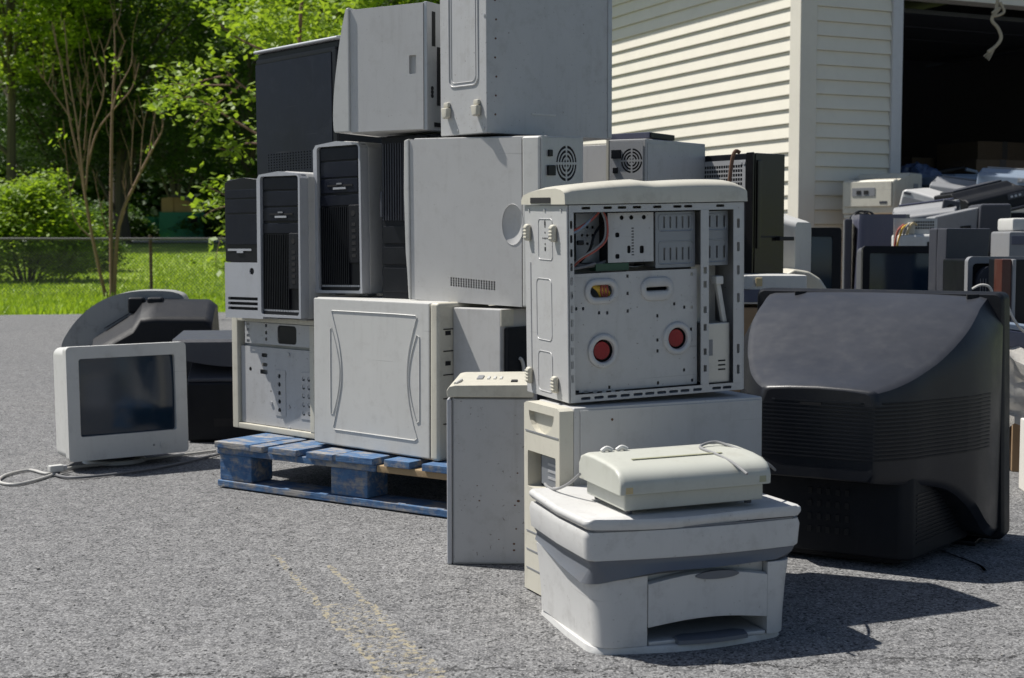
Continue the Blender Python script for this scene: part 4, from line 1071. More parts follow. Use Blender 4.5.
    mb = MB(); mb.prism([(cv(570), cz(570, 300)), (cv(583), cz(570, 300)), (cv(604), cz(600, 420)), (cv(592), cz(600, 420))], 'yz', -.03, -.018, .002); mb.box(-.034, -.012, cv(568), cv(590), cz(570, 318), cz(570, 295), .003); mb.build('bracket', M['white'], t)
    p = MB().box(-.16, -.010, cv(538), cv(606), .017, cz(570, 422), .003).build('power_supply', M['psu'], t)
    mb = MB()
    for y in (523, 535, 547): mb.box(-.0098, -.009, cv(572), cv(592), cz(580, y+4), cz(580, y))
    mb.build('vent_slot', M['hole'], p)
    MB().box(-.0098, -.0092, cv(540), cv(556), cz(548, 512), cz(548, 468)).build('paper_label', M['mid_grey'], p)
    # loose wires
    def w(pts, m, r=.0022):
        mb = MB(); mb.tube(cat_rom([(d, cv(x), cz(x, y)) for d, x, y in pts], 6), r, 6); mb.build('wire', m, t)
    w([(-.02, 262, 122), (-.012, 268, 150), (-.010, 265, 195), (-.012, 240, 225), (-.02, 205, 250), (-.03, 185, 275)], M['wire_red'])
    w([(-.02, 258, 122), (-.014, 264, 150), (-.012, 260, 195), (-.014, 236, 222), (-.02, 200, 248), (-.03, 180, 272)], M['wire_grey'])
    w([(-.02, 250, 124), (-.012, 225, 145), (-.010, 190, 168), (-.012, 166, 178)], M['wire_red'], .003)
    w([(-.02, 246, 126), (-.010, 215, 152), (-.010, 188, 174), (-.012, 166, 184)], M['bluegrey'], .003)
    w([(-.02, 240, 262), (-.014, 210, 270), (-.012, 180, 276), (-.02, 168, 280)], M['cord_dark'], .003)
    w([(-.045, 300, 250), (-.03, 262, 262), (-.028, 220, 270), (-.05, 190, 262)], M['cord_dark'], .004)
    w([(-.05, 290, 140), (-.035, 250, 180), (-.03, 232, 225), (-.045, 214, 262)], M['black'], .003)
    rb = MB(); rp = cat_rom([(-.055, cv(292), cz(292, 262)), (-.030, cv(316), cz(316, 268)), (-.026, cv(350), cz(350, 272)), (-.05, cv(392), cz(392, 268))], 6)
    rb.loft([[(p.x, p.y, p.z), (p.x, p.y, p.z+.0012), (p.x-.04, p.y, p.z+.0012), (p.x-.04, p.y, p.z)] for p in rp]); rb.build('ribbon_cable', M['wire_grey'], t)
    MB().box(-.03, -.02, cv(196), cv(212), cz(200, 213), cz(200, 200), .002).build('connector', M['black'], t)
    # bottom face details (y=0, facing left)
    bx = lambda px: -wl+(px-35)/(155-35)*wl; bz = lambda px, py: h*(1-(py-(95+ (px-35)*.10))/(520))
    mb = MB()
    for pl in (rrect(-wl*.72, -wl*.36, h*.30, h*.62, .012), rrect(-wl*.70, -wl*.36, h*.03, h*.24, .012), rrect(-wl*.66, -wl*.33, h*.72, h*.93, .008)): mb.tube([(p[0], -.0002, p[1]) for p in pl], .0011, 6, True)
    mb.tube([(-wl*.86, -.0004, h*.02), (-wl*.86, -.0004, h*.70)], .0015, 5); mb.build('embossing', S, t)
    for (x, z) in ((-wl*.87, h*.86), (-wl*.25, h*.86), (-wl*.87, h*.10), (-wl*.25, h*.085)):
        mb = MB(); mb.box(x-.009, x+.009, -.013, 0, z-.019, z+.017, .006, 3)
        for i in range(4): mb.box(x-.008, x+.008, -.0142, -.012, z-.013+i*.007, z-.010+i*.007, .001)
        mb.build('foot', M['cream'], t)
    mb = MB()
    for i in range(5): mb.prism(circ(-wl*.5-.012+i*.006, h*.83, .0015, 6), 'xz', -.0006, -.0002)
    for i in range(5): mb.prism(circ(-wl*.5, h*.80+i*.012, .0022, 6), 'xz', -.0006, -.0002)
    for (x, z) in ((-wl*.5, h*.905), (-wl*.5, h*.775), (-wl*.40, h*.832)): mb.prism(rect(x-.003, x+.003, z-.004, z+.004), 'xz', -.0006, -.0002)
    mb.build('hole', M['hole'], t)
    # curved front bezel on top, wavy along its length, domed across
    ys = np.linspace(-.006, wr+.004, 26); secs = []
    for y in ys:
        k = (y+.006)/(wr+.010)
        hgt = .036+.014*math.sin(min(1, k*2.0)*PI/2)-(.005/(1+math.exp(-(k-.44)*90)))+.003*math.sin(max(0, (k-.5))*2*PI)
        if k > .9: hgt -= .012*((k-.9)/.1)**2
        if k < .03: hgt -= .004*(1-k/.03)**2
        sec = [(-wl-.004, y, h+.0015), (-wl-.004, y, h+.010), (-wl+.006, y, h+.012+(hgt-.012)*.45), (-wl*.82, y, h+.012+(hgt-.012)*.74), (-wl*.6, y, h+.002+hgt*.92), (-wl*.4, y, h+.002+hgt*.98), (-wl*.2, y, h+.002+hgt), (-wl*.07, y, h+hgt*.97), (-.003, y, h+hgt*.86), (.004, y, h+hgt*.68), (.006, y, h+.0015)]
        secs.append(sec)
    mb = MB(); mb.loft(secs); mb.build('front_bezel', M['cream'], t, ang=50)
    MB().box(-wl*.78, -wl*.30, -.0074, -.0062, h+.004, h+.016, .0004).build('latch_slot', M['hole'], t)
    mb = MB()
    for x in (-wl*.88, -wl*.5, -wl*.12): mb.cyl((x, -.002, h-.010), (x, 0, h-.010), .003, n=8)
    mb.build('screw', M['galv'], t)
hero()

# ------------------------------------------------------------------ printer
def printer():
    t = case('printer', 'light grey all-in-one printer with dark band on the asphalt, paper tray slot open', (.166, 2.462, 0), 109.0, cat='printer', group=None); t.scale = (1, 1, .905)
    W = .378; D_ = .325; m = M['printer']
    # plan outline of body front (x=0 side): gently bowed, rounded corners; y 0..W
    def plan(z, w0, w1, bow, depth, rc=.045):
        # returns loop: starting back-left going front
        pts = [(-depth, w0+.01), (-depth*.5, w0), (-rc-.02, w0)]
        for a in np.linspace(0, PI/2, 6): pts.append((-rc-.0+rc*math.sin(a)-.02, w0+rc-rc*math.cos(a)))
        for k in np.linspace(.12, .88, 9): pts.append((-.02+bow*math.sin(k*PI), w0+rc+(w1-w0-2*rc)*k))
        for a in np.linspace(PI/2, 0, 6): pts.append((-rc+rc*math.sin(a)-.02, w1-rc+rc*math.cos(a)))
        pts += [(-rc-.02, w1), (-depth*.5, w1), (-depth, w1-.01)]
        return [(x, y, z) for x, y in pts]
    # foot plinth, upper body above drawer zone
    MB().loft([plan(.0, -.012, W+.006, .022, D_), plan(.012, -.010, W+.004, .020, D_), plan(.014, -.004, W, .016, D_)]).build('base', m, t, ang=60)
    # side cheeks
    def cheek(y0, y1, left):
        secs = []
        for z in (.0142, .06, .12, .165):
            fl = .012*(z/.165)**2; rc = .034
            o = -fl if left else fl
            if left: L_ = [(-D_+.01, y0+o), (-D_*.5, y0+o), (-rc-.02, y0+o)]+[(-rc+rc*math.sin(a)-.018, y0+o+rc-rc*math.cos(a)) for a in np.linspace(.2, PI/2, 6)]+[(-.012, y1), (-D_+.01, y1)]
            else: L_ = [(-D_+.01, y0), (-.012, y0)]+[(-.03+.03*math.sin(a)-.012, y1+o-.03+.03*math.cos(a)) for a in np.linspace(PI/2, .2, 5)]+[(-.06, y1+o), (-D_+.01, y1+o)]
            secs.append([(x, y, z) for x, y in L_])
        mb = MB(); mb.loft(secs); return mb.build('side_cheek', m, t, ang=50)
    yl, yr = .090, W-.045
    cheek(-.004, yl-.0015, True); cheek(yr+.0015, W, False)
    # drawer front with arched lower edge, bowed
    N_ = 16; secs = []
    for i in range(N_+1):
        k = i/N_; y = yl+(yr-yl)*k; bow = .004*math.sin(k*PI)-.010
        zb = .052+.012*math.sin(k*PI); zt = .140+.016*math.sin(k*PI)
        secs.append([(bow, y, zb), (bow+.0, y, zt), (bow-.012, y, zt+.003), (bow-.012, y, zb)])
    MB().loft(secs).build('drawer', m, t, ang=60)
    MB().prism([(yl, .0)]+[(0, 0)], 'yz', 0, 0) if False else None
    yc = yl+(yr-yl)*.56
    MB().prism(circ(yc, .150, .045, 24, .0085), 'yz', -.010, -.0035, .001).build('handle', M['band'], t)
    # cavity
    MB().box(-D_+.02, -.20, yl, yr, .0145, .16).build('tray_back', M['matte_black'], t)
    MB().box(-.1998, -.03, yl, yr, .142, .165).build('tray_ceiling', m, t)
    MB().box(-.1995, -.012, yl+.002, yr-.002, .0142, .022, .002).build('paper_tray', m, t)
    mb = MB(); secs = []
    for i in range(N_+1):
        k = i/N_; y = yl+.055+(yr-yl-.100)*k; bow = .012*math.sin(.15*PI+k*.75*PI)
        e = .016*math.sin(min(1, k*6, (1-k)*6)*PI/2)
        secs.append([(bow-.018, y, .0145), (bow-.003, y, .0145), (bow-.004, y, .0225), (bow-.02-e, y, .0275), (bow-.03-e, y, .0225)])
    mb.loft(secs); mb.build('tray_lip', M['band'], t, ang=50)
    # dark band flaring under the scanner
    def lid(z, o, bow, dback=0.0): return plan(z, -.020-o, W+.024+o, bow*.55, D_+.02+dback, .015)
    def scoop(L_): return [(x+(.0055 if x > -.12 else 0), y, z-.026*max(0, 1-(y+.02)/.14)**1.2*max(0, min(1, (x+.30)/.22))) for x, y, z in L_]
    MB().loft([scoop(plan(.1685, -.0235, W+.0155, .020, D_+.004)), lid(.180, -.006, .022), lid(.192, .0, .026)]).build('band', M['band'], t, ang=60)
    # left end drops lower: scooped dark side
    MB().loft([lid(.1925, .001, .028), lid(.196, .006, .030), lid(.238, .010, .032), lid(.250, .006, .030)]).build('scanner_base', m, t, ang=50)
    MB().loft([lid(.2505, -.004, .024), lid(.254, -.002, .026)]).build('lid_seam', M['mid_grey'], t)
    # lid with wavy front edge
    secs = []
    for z, o, b in ((.2542, .004, .026), (.262, .010, .034), (.270, .010, .034), (.2755, .003, .028)):
        L_ = lid(z, o, b); out = []
        for (x, y, zz) in L_:
            k = (y+.03)/(W+.06)
            if x > -.05: x += .005*math.sin(k*PI*2.2+.4); zz += .0025*math.cos(k*PI*2+.6)
            if x < -.2: zz += .003
            out.append((x, y, zz))
        secs.append(out)
    MB().loft(secs).build('lid', m, t, ang=55)
    mb = MB(); mb.prism(circ(.30, .221, .004, 8), 'yz', .036, .0365)
    MB().box(.0, .0, 0, 0, 0, 0) if False else None
    mb.bm.free()
    return t
printer()

def laminator():
    t = case('laminator', 'cream desktop machine with rounded cover and slot lying on the grey printer', (.200, 2.500, .2585), 109.4, .012, .018, cat='laminator', group=None); t.scale = (1.05, 1.05, 1.05)
    W, D_ = .283, .185; m = M['lamin']
    MB().box(-D_+.006, -.006, .006, W-.006, 0, .030, .004).build('base', m, t)
    for (x, y) in ((-.02, .02), (-D_+.03, .02), (-.02, W-.03), (-D_+.03, W-.03)): MB().cyl((x, y, -.006), (x, y, -.0002), .007, n=10).build('foot', M['dark_grey'], t)
    secs = []
    for y in (-.006, -.003, .004, .02, W-.02, W-.004, W+.003, W+.006):
        e = .0 if .003 < y < W-.003 else (.006 if abs(y-W/2) > W/2+.005 else .002)
        pr = [(.004-e, .0305), (.005-e, .045), (.001-e, .058-e*.3), (-.010, .068-e), (-.026, .0745-e), (-.060, .0785-e), (-.120, .081-e), (-.160, .080-e), (-.182+e, .073-e), (-.189+e, .058), (-.189+e, .0305)]
        secs.append([(x, y, z) for x, z in pr])
    MB().loft(secs).build('cover', m, t, ang=60)
    MB().box(-.066, -.058, .045, W-.06, .0795, .0806, .0005).build('feed_slot', M['lamin_dark'], t)
    mb = MB()
    for y in (.025, .055): mb.tube(cat_rom([(-.150, y, .0815), (-.150, y+.010, .087), (-.148, y+.020, .0822)], 4), .0045, 8)
    mb.build('latch', M['white'], t)
    MB().box(.0, .0052, .004, .018, .032, .044, .001).build('corner_tab', M['board_cream'], t)
    MB().box(.0, .0052, W-.020, W-.006, .034, .046, .001).build('corner_tab', M['lamin_dark'], t)
laminator()
def lam_cord():
    pts = [(700, 447, 2.68), (715, 442, 2.71), (735, 448, 2.69), (752, 455, 2.66), (768, 464, 2.70), (775, 470, 2.80)]
    P = [at(x, y, Y) for x, y, Y in pts]
    P = [at(747, 474, 2.552), at(733, 463, 2.585), at(716, 454, 2.625)]+P
    mb = MB(); mb.tube(cat_rom(P, 6), .0029, 8)
    o = mb.build('power_cord', M['wire_grey']); tag(o, 'grey power cord looped over the right end of the cream desktop machine', 'cord', 'loose cords')
    P = [at(x, y, Y) for x, y, Y in ((580, 474, 2.66), (568, 484, 2.70), (556, 489, 2.75), (548, 487, 2.80), (545, 484, 2.83))]
    mb = MB(); mb.tube(cat_rom(P, 6), .0029, 8)
    tag(mb.build('power_cord', M['wire_grey']), 'short grey cord running behind the cream machine into the cream tower opening', 'cord', 'loose cords')
lam_cord()

# ------------------------------------------------------------------ big television
def big_tv():
    ps = R(-30); rc = Vector((1.205, 3.41, 0)); wid = .64
    xd = Vector((math.cos(ps), math.sin(ps), 0)); org = rc-xd*wid/2
    t = thing('television', 'big black tube television seen from behind on the asphalt, sunlit sloping top', 'television', tuple(org), ps, 'discarded televisions')
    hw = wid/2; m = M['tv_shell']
    # rim: slightly leaning band, local +y is toward the screen
    secs = []
    for y, e, top in ((.075, .012, .612), (.065, .0, .622), (-.0, -.0, .622), (-.012, .006, .616)):
        secs.append([(p[0]*(1.03-.045*p[1]/.62), y, p[1]) for p in rrect(-hw+e, hw-e, .012+e, top, .018, 4)])
    MB().loft(secs).build('front_rim', M['matte_black'], t, ang=50)
    MB().box(-hw+.06, hw-.06, .0755, .079, .10, .56, .001).build('screen', M['glass'], t)
    # upper shell, sections along -y
    def sec(y, w, zt, zb, r, rt):
        ti = .012+.036*max(0, min(1, (y+.30)/.22))
        # order: top-left -> top-right -> bottom-right -> bottom-left, crease at top corners kept tight (rt)
        pts = []
        pts += [(-w, zt-rt*2.2-ti*1.2), (-w+ti*.8, zt-rt*.7), (-w+rt+ti, zt)]
        pts += [(-w*.5, zt+.004), (0, zt+.006), (w*.5, zt+.004)]
        pts += [(w-rt-ti, zt), (w-ti*.8, zt-rt*.7), (w, zt-rt*2.2-ti*1.2), (w, (zt+zb)*.5), (w, zb+.02), (w-.012, zb)]
        pts += [(0, zb), (-w+.012, zb), (-w, zb+.02), (-w, (zt+zb)*.5)]
        return [(x, y, z) for x, z in pts]
    S = [(-.0125, hw-.004, .611, .025, .02, .006), (-.05, hw-.006, .600, .03, .02, .007), (-.11, hw-.012, .575, .055, .02, .008), (-.18, hw-.028, .540, .115, .02, .010),
         (-.25, hw-.056, .503, .165, .03, .012), (-.32, hw-.090, .468, .187, .03, .013), (-.38, hw-.118, .443, .195, .03, .013), (-.425, hw-.148, .426, .20, .03, .013), (-.452, hw-.170, .417, .204, .03, .011), (-.464, hw-.182, .412, .206, .03, .009), (-.468, hw-.192, .406, .21, .03, .007)]
    S0 = S; S = []
    for i in range(len(S0)-1):
        a, b, c_, d = (np.array(S0[max(i-1, 0)]), np.array(S0[i]), np.array(S0[i+1]), np.array(S0[min(i+2, len(S0)-1)]))
        for j in range(4):
            k = j/4; S.append(tuple(.5*(2*b+(c_-a)*k+(2*a-5*b+4*c_-d)*k*k+(3*b-a-3*c_+d)*k**3)))
    S.append(S0[-1])
    MB().loft([sec(*q) for q in S]).build('shell', m, t, ang=32)
    # lower chassis box
    pts = [(-.20, -.40), (.175, -.40), (.20, -.385), (.255, -.06), (-.255, -.06)]
    MB().prism(pts, 'xy', .022, .215, .008).build('chassis', M['matte_black'], t)
    MB().box(-.20, .17, -.37, -.08, .008, .0215).build('foot', M['black'], t)
    for x in (-.27, .22): MB().box(x, x+.05, -.05, .06, -.0, .012, .003).build('foot', M['black'], t)
    # vent slats wrapped round the rear
    def outline(z):
        L_ = []
        for q in S[8::3]:
            y, w, zt, zb = q[:4]
            if zb+.012 < z < zt-.03: L_.append((w+.0005, y, z))
        e = S[-1]; out = L_+[(.10, e[0]-.0005, z), (-.10, e[0]-.0005, z)]
        out += [(-p[0], p[1], p[2]) for p in L_[::-1]]
        return out
    mb = MB()
    for z in np.linspace(.258, .385, 15): mb.tube(outline(z), .0028, 4)
    mb.build('vent', M['black'], t, smooth=False)
    mb = MB()
    for z in np.linspace(.06, .17, 13):
        a, b = Vector((.203, -.365, z)), Vector((.250, -.09, z)); mb.tube([a, b], .0024, 4)
    mb.build('vent', M['black'], t, smooth=False)
    mb = MB()
    for (x, z, r) in ((-.12, .085, .006), (-.10, .085, .006), (-.08, .085, .006)): mb.cyl((x, -.4035, z), (x, -.400, z), r, n=12)
    mb.build('socket', M['silver'], t)
    mb = MB()
    for i in range(5):
        for j in range(4): mb.box(-.04+i*.022, -.03+i*.022, -.4025, -.400, .07+j*.03, .085+j*.03, .001)
    mb.build('vent', M['hole'], t)
    for x in (-.20, .235): MB().prism([(x, -.038), (x+.018, -.022), (x+.022, -.010), (x+.012, -.010), (x-.004, -.030)], 'xy', .6045, .617).build('screw_recess', M['hole'], t)
    MB().box(-.04, .01, -.4705, -.4675, .375, .384).build('label_strip', M['hole'], t)
    return t
big_tv()
def ground_cords_right():
    mb = MB(); mb.tube(cat_rom([at(x, y, Y) for x, y, Y in ((940, 553, 3.33), (955, 560, 3.27), (968, 566, 3.22), (980, 572, 3.17), (985, 578, 3.12))], 5), .004, 6)
    o = mb.build('power_cord', M['black']); 
    for v in o.data.vertices: v.co.z = max(.0045, min(v.co.z, .012))
    tag(o, 'short black cord on the asphalt under the right end of the big television', 'cord', 'loose cords')
ground_cords_right()

# ------------------------------------------------------------------ generic tube set
def crt(name, label, loc, rot, w, h, d, shell_m, glass_m, bez, cat, frame_m=None, stand=False, group=None, top_in=.75, btn=True, lower=None):
    "screen faces -y; origin bottom centre"
    t = thing(name, label, cat, loc, rot, group); fm = frame_m or shell_m; z0 = .035 if stand else 0
    lo = bez if lower is None else lower
    hole = rrect(-w/2+bez, w/2-bez, z0+lo, z0+h-bez, .008)
    MB().plate(rrect(-w/2, w/2, z0, z0+h, .014), [hole], 'xz', 0, .035).build('bezel', fm, t, ang=30)
    # bulged glass
    secs = []; k = 8
    mb = MB(); V = []
    for j in range(k+1):
        row = []
        for i in range(k+1):
            u, v = i/k*2-1, j/k*2-1
            row.append(mb.bm.verts.new((u*(w/2-bez+.002), .020-.013*(1-u*u*.5-v*v*.5), z0+lo-.002+(h-bez-lo+.004)*(v+1)/2)))
        V.append(row)
    for j in range(k):
        for i in range(k): mb.bm.faces.new((V[j][i], V[j][i+1], V[j+1][i+1], V[j+1][i]))
    mb.build('screen', glass_m, t)
    secs = []
    for y, s, dz in ((.0355, 1.0, 0), (.15, .985, 0), (d*.50, .84, .004), (d*.70, top_in, .02), (d*.96, top_in*.82, .03), (d, top_in*.78, .034)):
        secs.append([(x, y, z) for x, z in rrect(-w/2*s, w/2*s, z0+.004+dz, z0+(h-.003)*(1-(1-s)*.62), .025)])
    MB().loft(secs).build('shell', shell_m, t, ang=45)
    if stand:
        MB().cyl((0, d*.42, 0), (0, d*.42, .014), .11, .10, 28).build('stand', fm, t)
        MB().cyl((0, d*.42, .0145), (0, d*.42, .045), .07, .09, 20).build('swivel', M['dark_grey'], t)
    if btn:
        mb = MB(); mb.cyl((w*.28, -.003, z0+lo*.42), (w*.28, 0, z0+lo*.42), .011, n=18); mb.build('button', fm, t)
        mb = MB(); mb.cyl((w*.20, -.0015, z0+lo*.42), (w*.20, 0, z0+lo*.42), .004, n=10); mb.build('indicator', M['mid_grey'], t)
    return t

# white monitor on the ground
cm = Vector((-1.418+.5*.424*.745, 4.447+.5*.424*.667, 0))
crt('monitor', 'white tube monitor with dark blue reflecting screen on the asphalt', (cm.x, cm.y, 0), (R(-1.5), R(-.3), R(34)), .402, .372, .40, M['white'], M['glass'], .040, 'monitor', stand=True, group='discarded monitors', lower=.078, top_in=.62)
def mon_cord():
    P = [(-1.05, 4.921), (-1.235, 4.735), (-1.334, 4.634), (-1.42, 4.565), (-1.469, 4.459), (-1.49, 4.43), (-1.567, 4.50), (-1.605, 4.42), (-1.600, 4.33), (-1.569, 4.259), (-1.519, 4.23), (-1.485, 4.29), (-1.462, 4.395), (-1.45, 4.45), (-1.425, 4.52), (-1.373, 4.60)]
    mb = MB(); mb.tube(cat_rom([(x, y, .006+(.006 if 12 < i < 15 else 0)) for i, (x, y) in enumerate(P)], 6), .0046, 8)
    o = mb.build('monitor_cable', M['cord_white']); tag(o, 'off-white cable looped on the asphalt in front of the white monitor', 'cord', 'loose cords')
    P2 = [(-1.45, 4.44), (-1.436, 4.385), (-1.363, 4.348), (-1.247, 4.432), (-1.144, 4.561), (-1.038, 4.786), (-.98, 4.95)]
    mb = MB(); mb.tube(cat_rom([(x, y, .007) for x, y in P2], 6), .0046, 8)
    tag(mb.build('monitor_cable', M['cord_dark']), 'darker grey cable on the asphalt running under the white monitor to the pallet', 'cord', 'loose cords')
    pl = thing('cable_plug', 'white connector plug lying on the looped monitor cable', 'plug', (-1.452, 4.43, .012), R(40))
    MB().box(-.028, .018, -.012, .012, .0, .022, .004).build('plug_body', M['white'], pl)
    MB().box(.0185, .030, -.009, .009, .003, .019, .002).build('plug_shell', M['galv'], pl)
mon_cord()

def grey_tv():
    p = at(132, 400, 6.3); t = thing('television', 'grey television with arched dusty shell and black ribbed back, behind the white monitor', 'television', (p.x+.035, 6.3, 0), R(8), 'discarded televisions')
    k = 6.3/1400
    prof = [(-.365, .0), (-.36, .24), (-.32, .34), (-.24, .43), (-.14, .49), (-.03, .515), (.08, .518), (.16, .508), (.20, .47), (.24, .30), (.26, .0)]
    top = cat_rom([(a, 0, b) for a, b in prof], 4); pp = [(v.x, v.z) for v in top]
    MB().prism(pp, 'xz', .10, .30, .015, 3).build('front_shell', M['tvgrey'], t)
    MB().prism([(x*.97, z*.985) for x, z in pp], 'xz', .302, .33, .004).build('bezel', M['silver'], t)
    MB().box(-.28, .20, .331, .334, .08, .42).build('screen', M['glass'], t)
    # black back cover with sloped left deck and raised right block
    q = [(-.20, .0), (-.20, .31), (-.02, .425), (.02, .475), (.09, .482), (.31, .478), (.345, .45), (.37, .0)]
    mb = MB(); mb.loft([[(x*.93+.015, -.17, z*.80) for x, z in q], [(x*.96+.008, -.15, z*.86) for x, z in q], [(x*.99, .0, z*.985) for x, z in q], [(x, .0985, z) for x, z in q]]); mb.build('back_cover', M['matte_black'], t)
    for k in range(5): MB().box(-.13+.016*k, -.122+.016*k, -.165, -.158, .08, .22, .002).build('vent_rib', M['dark_grey'], t)
    for x, y in ((-.045, .0), (.04, -.01)): MB().box(x, x+.07, y, y+.08, .42, .492, .012, 3).build('rib_block', M['matte_black'], t)
    MB().prism([(-.15, .352), (-.05, .413), (-.05, .417), (-.15, .356)], 'xz', .0, .08).build('deck_panel', M['dark_grey'], t)
    MB().box(.17, .174, -.1725, -.1685, .05, .36).build('seam', M['hole'], t)
grey_tv()

def black_printer():
    p = at(206, 445, 5.15); t = thing('printer', 'black printer with curved dark lid beside the white monitor', 'printer', (p.x-.02, 5.15, 0), R(6))
    MB().box(-.05, .36, .0, .36, .004, .225, .012, 3).build('body', M['matte_black'], t)
    MB().prism([(.008, .2255), (.008, .240), (.20, .302), (.34, .302), (.34, .2255)], 'yz', -.045, .355, .004).build('deck', M['dark_grey'], t)
    mb = MB(); secs = []
    for i in range(13):
        k = i/12; x = -.10+.47*k; s = -.035*math.sin(k*PI)
        secs.append([(x, .02, .315+s), (x, .02, .372), (x, .03, .382), (x, .36, .395), (x, .36, .3055)])
    mb.loft(secs); mb.build('lid', M['dark_grey'], t, ang=40)
    MB().box(.05, .20, -.002, .001, .06, .09).build('paper_slot', M['hole'], t)
black_printer()

# ------------------------------------------------------------------ pile beside the garage
PG = 'electronics heaped by the garage door'
def boxthing(name, label, cat, loc, rot, dims, m, bev=.01, group=PG):
    t = thing(name, label, cat, loc, rot, group); w, d, h = dims
    MB().box(-w/2, w/2, 0, d, 0, h, bev, 2).build('body', m, t); return t

def black_chassis():
    p = at(752, 277, 4.45); t = case('equipment_case', 'tall glossy black equipment case with mesh end standing behind the open silver tower', (p.x, p.y, p.z), 128, cat='equipment case', group=PG)
    h = .392; wl, wr = .225, .125
    MB().box(-wl, -.002, .0, wr, 0, h, .004).build('case_body', M['black'], t)
    hs = []
    for j in range(6):
        for i in range(16): x = -wl+.02+i*.0105; z = h-.04-j*.014; hs.append(rect(x-.0042, x+.0042, z-.0045, z+.0045))
    MB().plate(rect(-wl+.004, -.03, h-.13, h-.02), hs, 'xz', -.004, .0015).build('mesh_panel', M['galv'], t, smooth=False)
    MB().box(-.025, .006, -.008, .0, 0, h+.002, .003).build('corner_post', M['gloss_black'], t)
    MB().box(-.0018, .004, .006, wr+.02, .004, h, .004).build('side_panel', M['gloss_black'], t)
    MB().box(.0042, .010, .012, .03, .09, .37, .003).build('panel_rib', M['gloss_black'], t); MB().box(.0042, .007, .02, wr, .125, .13).build('panel_rib', M['black'], t)
    MB().box(.0042, .022, wr-.02, wr+.05, .115, .128, .002).build('lever', M['black'], t)
    for x in (-.05, -.035): MB().cyl((x, -.006, h-.03), (x, 0, h-.03), .006, n=10).build('screw', M['galv'], t)
black_chassis()
mb = MB(); mb.tube(cat_rom([at(x, y, 4.28) for x, y in ((727, 200), (729, 185), (731, 168), (733, 156), (736, 151), (740, 153))], 5), .006, 8)
tag(mb.build('iron_hook', M['rust']), 'rusty bent iron rod standing against the glossy black case', 'rod')

def white_unit():
    p = at(770, 291, 4.25); t = thing('disc_player', 'flat white player unit lying just behind the big television', 'player', (p.x, 4.25, p.z-.04), R(4), PG)
    MB().box(-.11, .115, 0, .26, 0, .088, .006).build('body', M['white'], t)
    MB().box(-.104, .109, -.003, -.0002, .006, .045, .001).build('front_plate', M['slate'], t)
    MB().cyl((-.075, -.012, .066), (-.075, 0, .066), .02, .022, 16).build('knob', M['galv'], t)
    MB().box(-.045, -.025, -.006, 0, .055, .08, .002).build('button', M['board_cream'], t)
white_unit()
p = at(770, 400, 4.3); boxthing('cardboard_box', 'closed brown cardboard box hidden beneath the flat white player', 'box', (p.x, 4.26, 0), R(4), (.34, .42, .545), M['card'], .004)
def cream_cover():
    p = at(800, 292, 4.75); t = thing('pedestal', 'cream curved monitor pedestal tipped up behind the flat white player', 'pedestal', (p.x, 4.75, p.z-.10), R(0), PG)
    MB().prism([(-.06, .0), (-.06, .155), (-.02, .178), (.03, .17), (.07, .145), (.10, .10), (.12, .0)], 'xz', 0, .2, .010, 3).build('body', M['cream'], t)
    MB().box(-.04, -.02, -.006, 0, .11, .15, .002).build('tab', M['mid_grey'], t)
cream_cover()
p = at(800, 400, 4.8); boxthing('computer_tower', 'beige tower lying under the cream monitor pedestal behind the television', 'computer tower', (p.x, 4.7, 0), 0, (.2, .44, .50), M['cream'])
# white monitor seen from behind, at an angle
p = at(772, 287, 5.15); crt('monitor', 'white tube monitor shell showing rounded edge behind the glossy black case', (p.x-.21, 5.2, p.z), R(-118), .34, .32, .34, M['white'], M['glass'], .03, 'monitor', group='discarded monitors')
p = at(772, 300, 5.2); boxthing('computer_tower', 'white tower lying beneath the rounded white monitor shell', 'computer tower', (p.x-.14, 5.06, 0), R(5), (.40, .36, .575), M['white'])
# dark framed television at left of pile
p = at(851, 284, 5.5); t = crt('television', 'dark framed television leaning beside the cream corner post, reflective angled screen', (p.x-.235, 5.72, .33), (0, R(0), R(-12)), .48, .47, .36, M['dark_grey'], M['glass'], .035, 'television', frame_m=M['matte_black'], group='discarded televisions', btn=False)
boxthing('television_stand', 'low dark stand under the angled dark framed television', 'stand', (p.x-.22, 5.68, 0), R(-12), (.5, .40, .329), M['matte_black'])
# cream laser printer
def laser():
    p = at(903, 214, 9.55); t = case('printer', 'cream laser printer topping the pile beside the garage door jamb', (p.x-.06, p.y, p.z), 140, cat='printer', group=PG); t.scale = (1.36, 1.36, 1.3)
    wl, wr, h = .285, .33, .225; m = M['cream']
    prof = [(0, 0), (0, .178), (.03, .186), (.15, .190), (.18, .222), (.33, .222), (.33, 0)]
    MB().prism(prof, 'yz', -wl, 0, .010, 3).build('body', m, t)
    MB().box(-wl+.012, -.012, -.010, .0, .04, .172, .004).build('front_door', m, t)
    MB().box(-wl+.06, -.10, -.0125, -.0102, .095, .14, .001).build('control_panel', M['mid_grey'], t)
    for x in (-wl+.085, -wl+.125): MB().box(x, x+.025, -.0145, -.0127, .105, .125, .001).build('button', M['hole'], t)
    MB().box(-.075, -.035, -.0115, -.0102, .055, .068).build('nameplate', M['dark_grey'], t)
    MB().box(-wl+.03, -.03, .07, .16, .1885, .190).build('output_slot', M['hole'], t)
    MB().box(.0005, .003, .22, .27, .13, .165).build('vent', M['mid_grey'], t)
    MB().box(-wl+.006, -.006, .006, .32, -.02, -.001, .004).build('base', m, t)
laser()
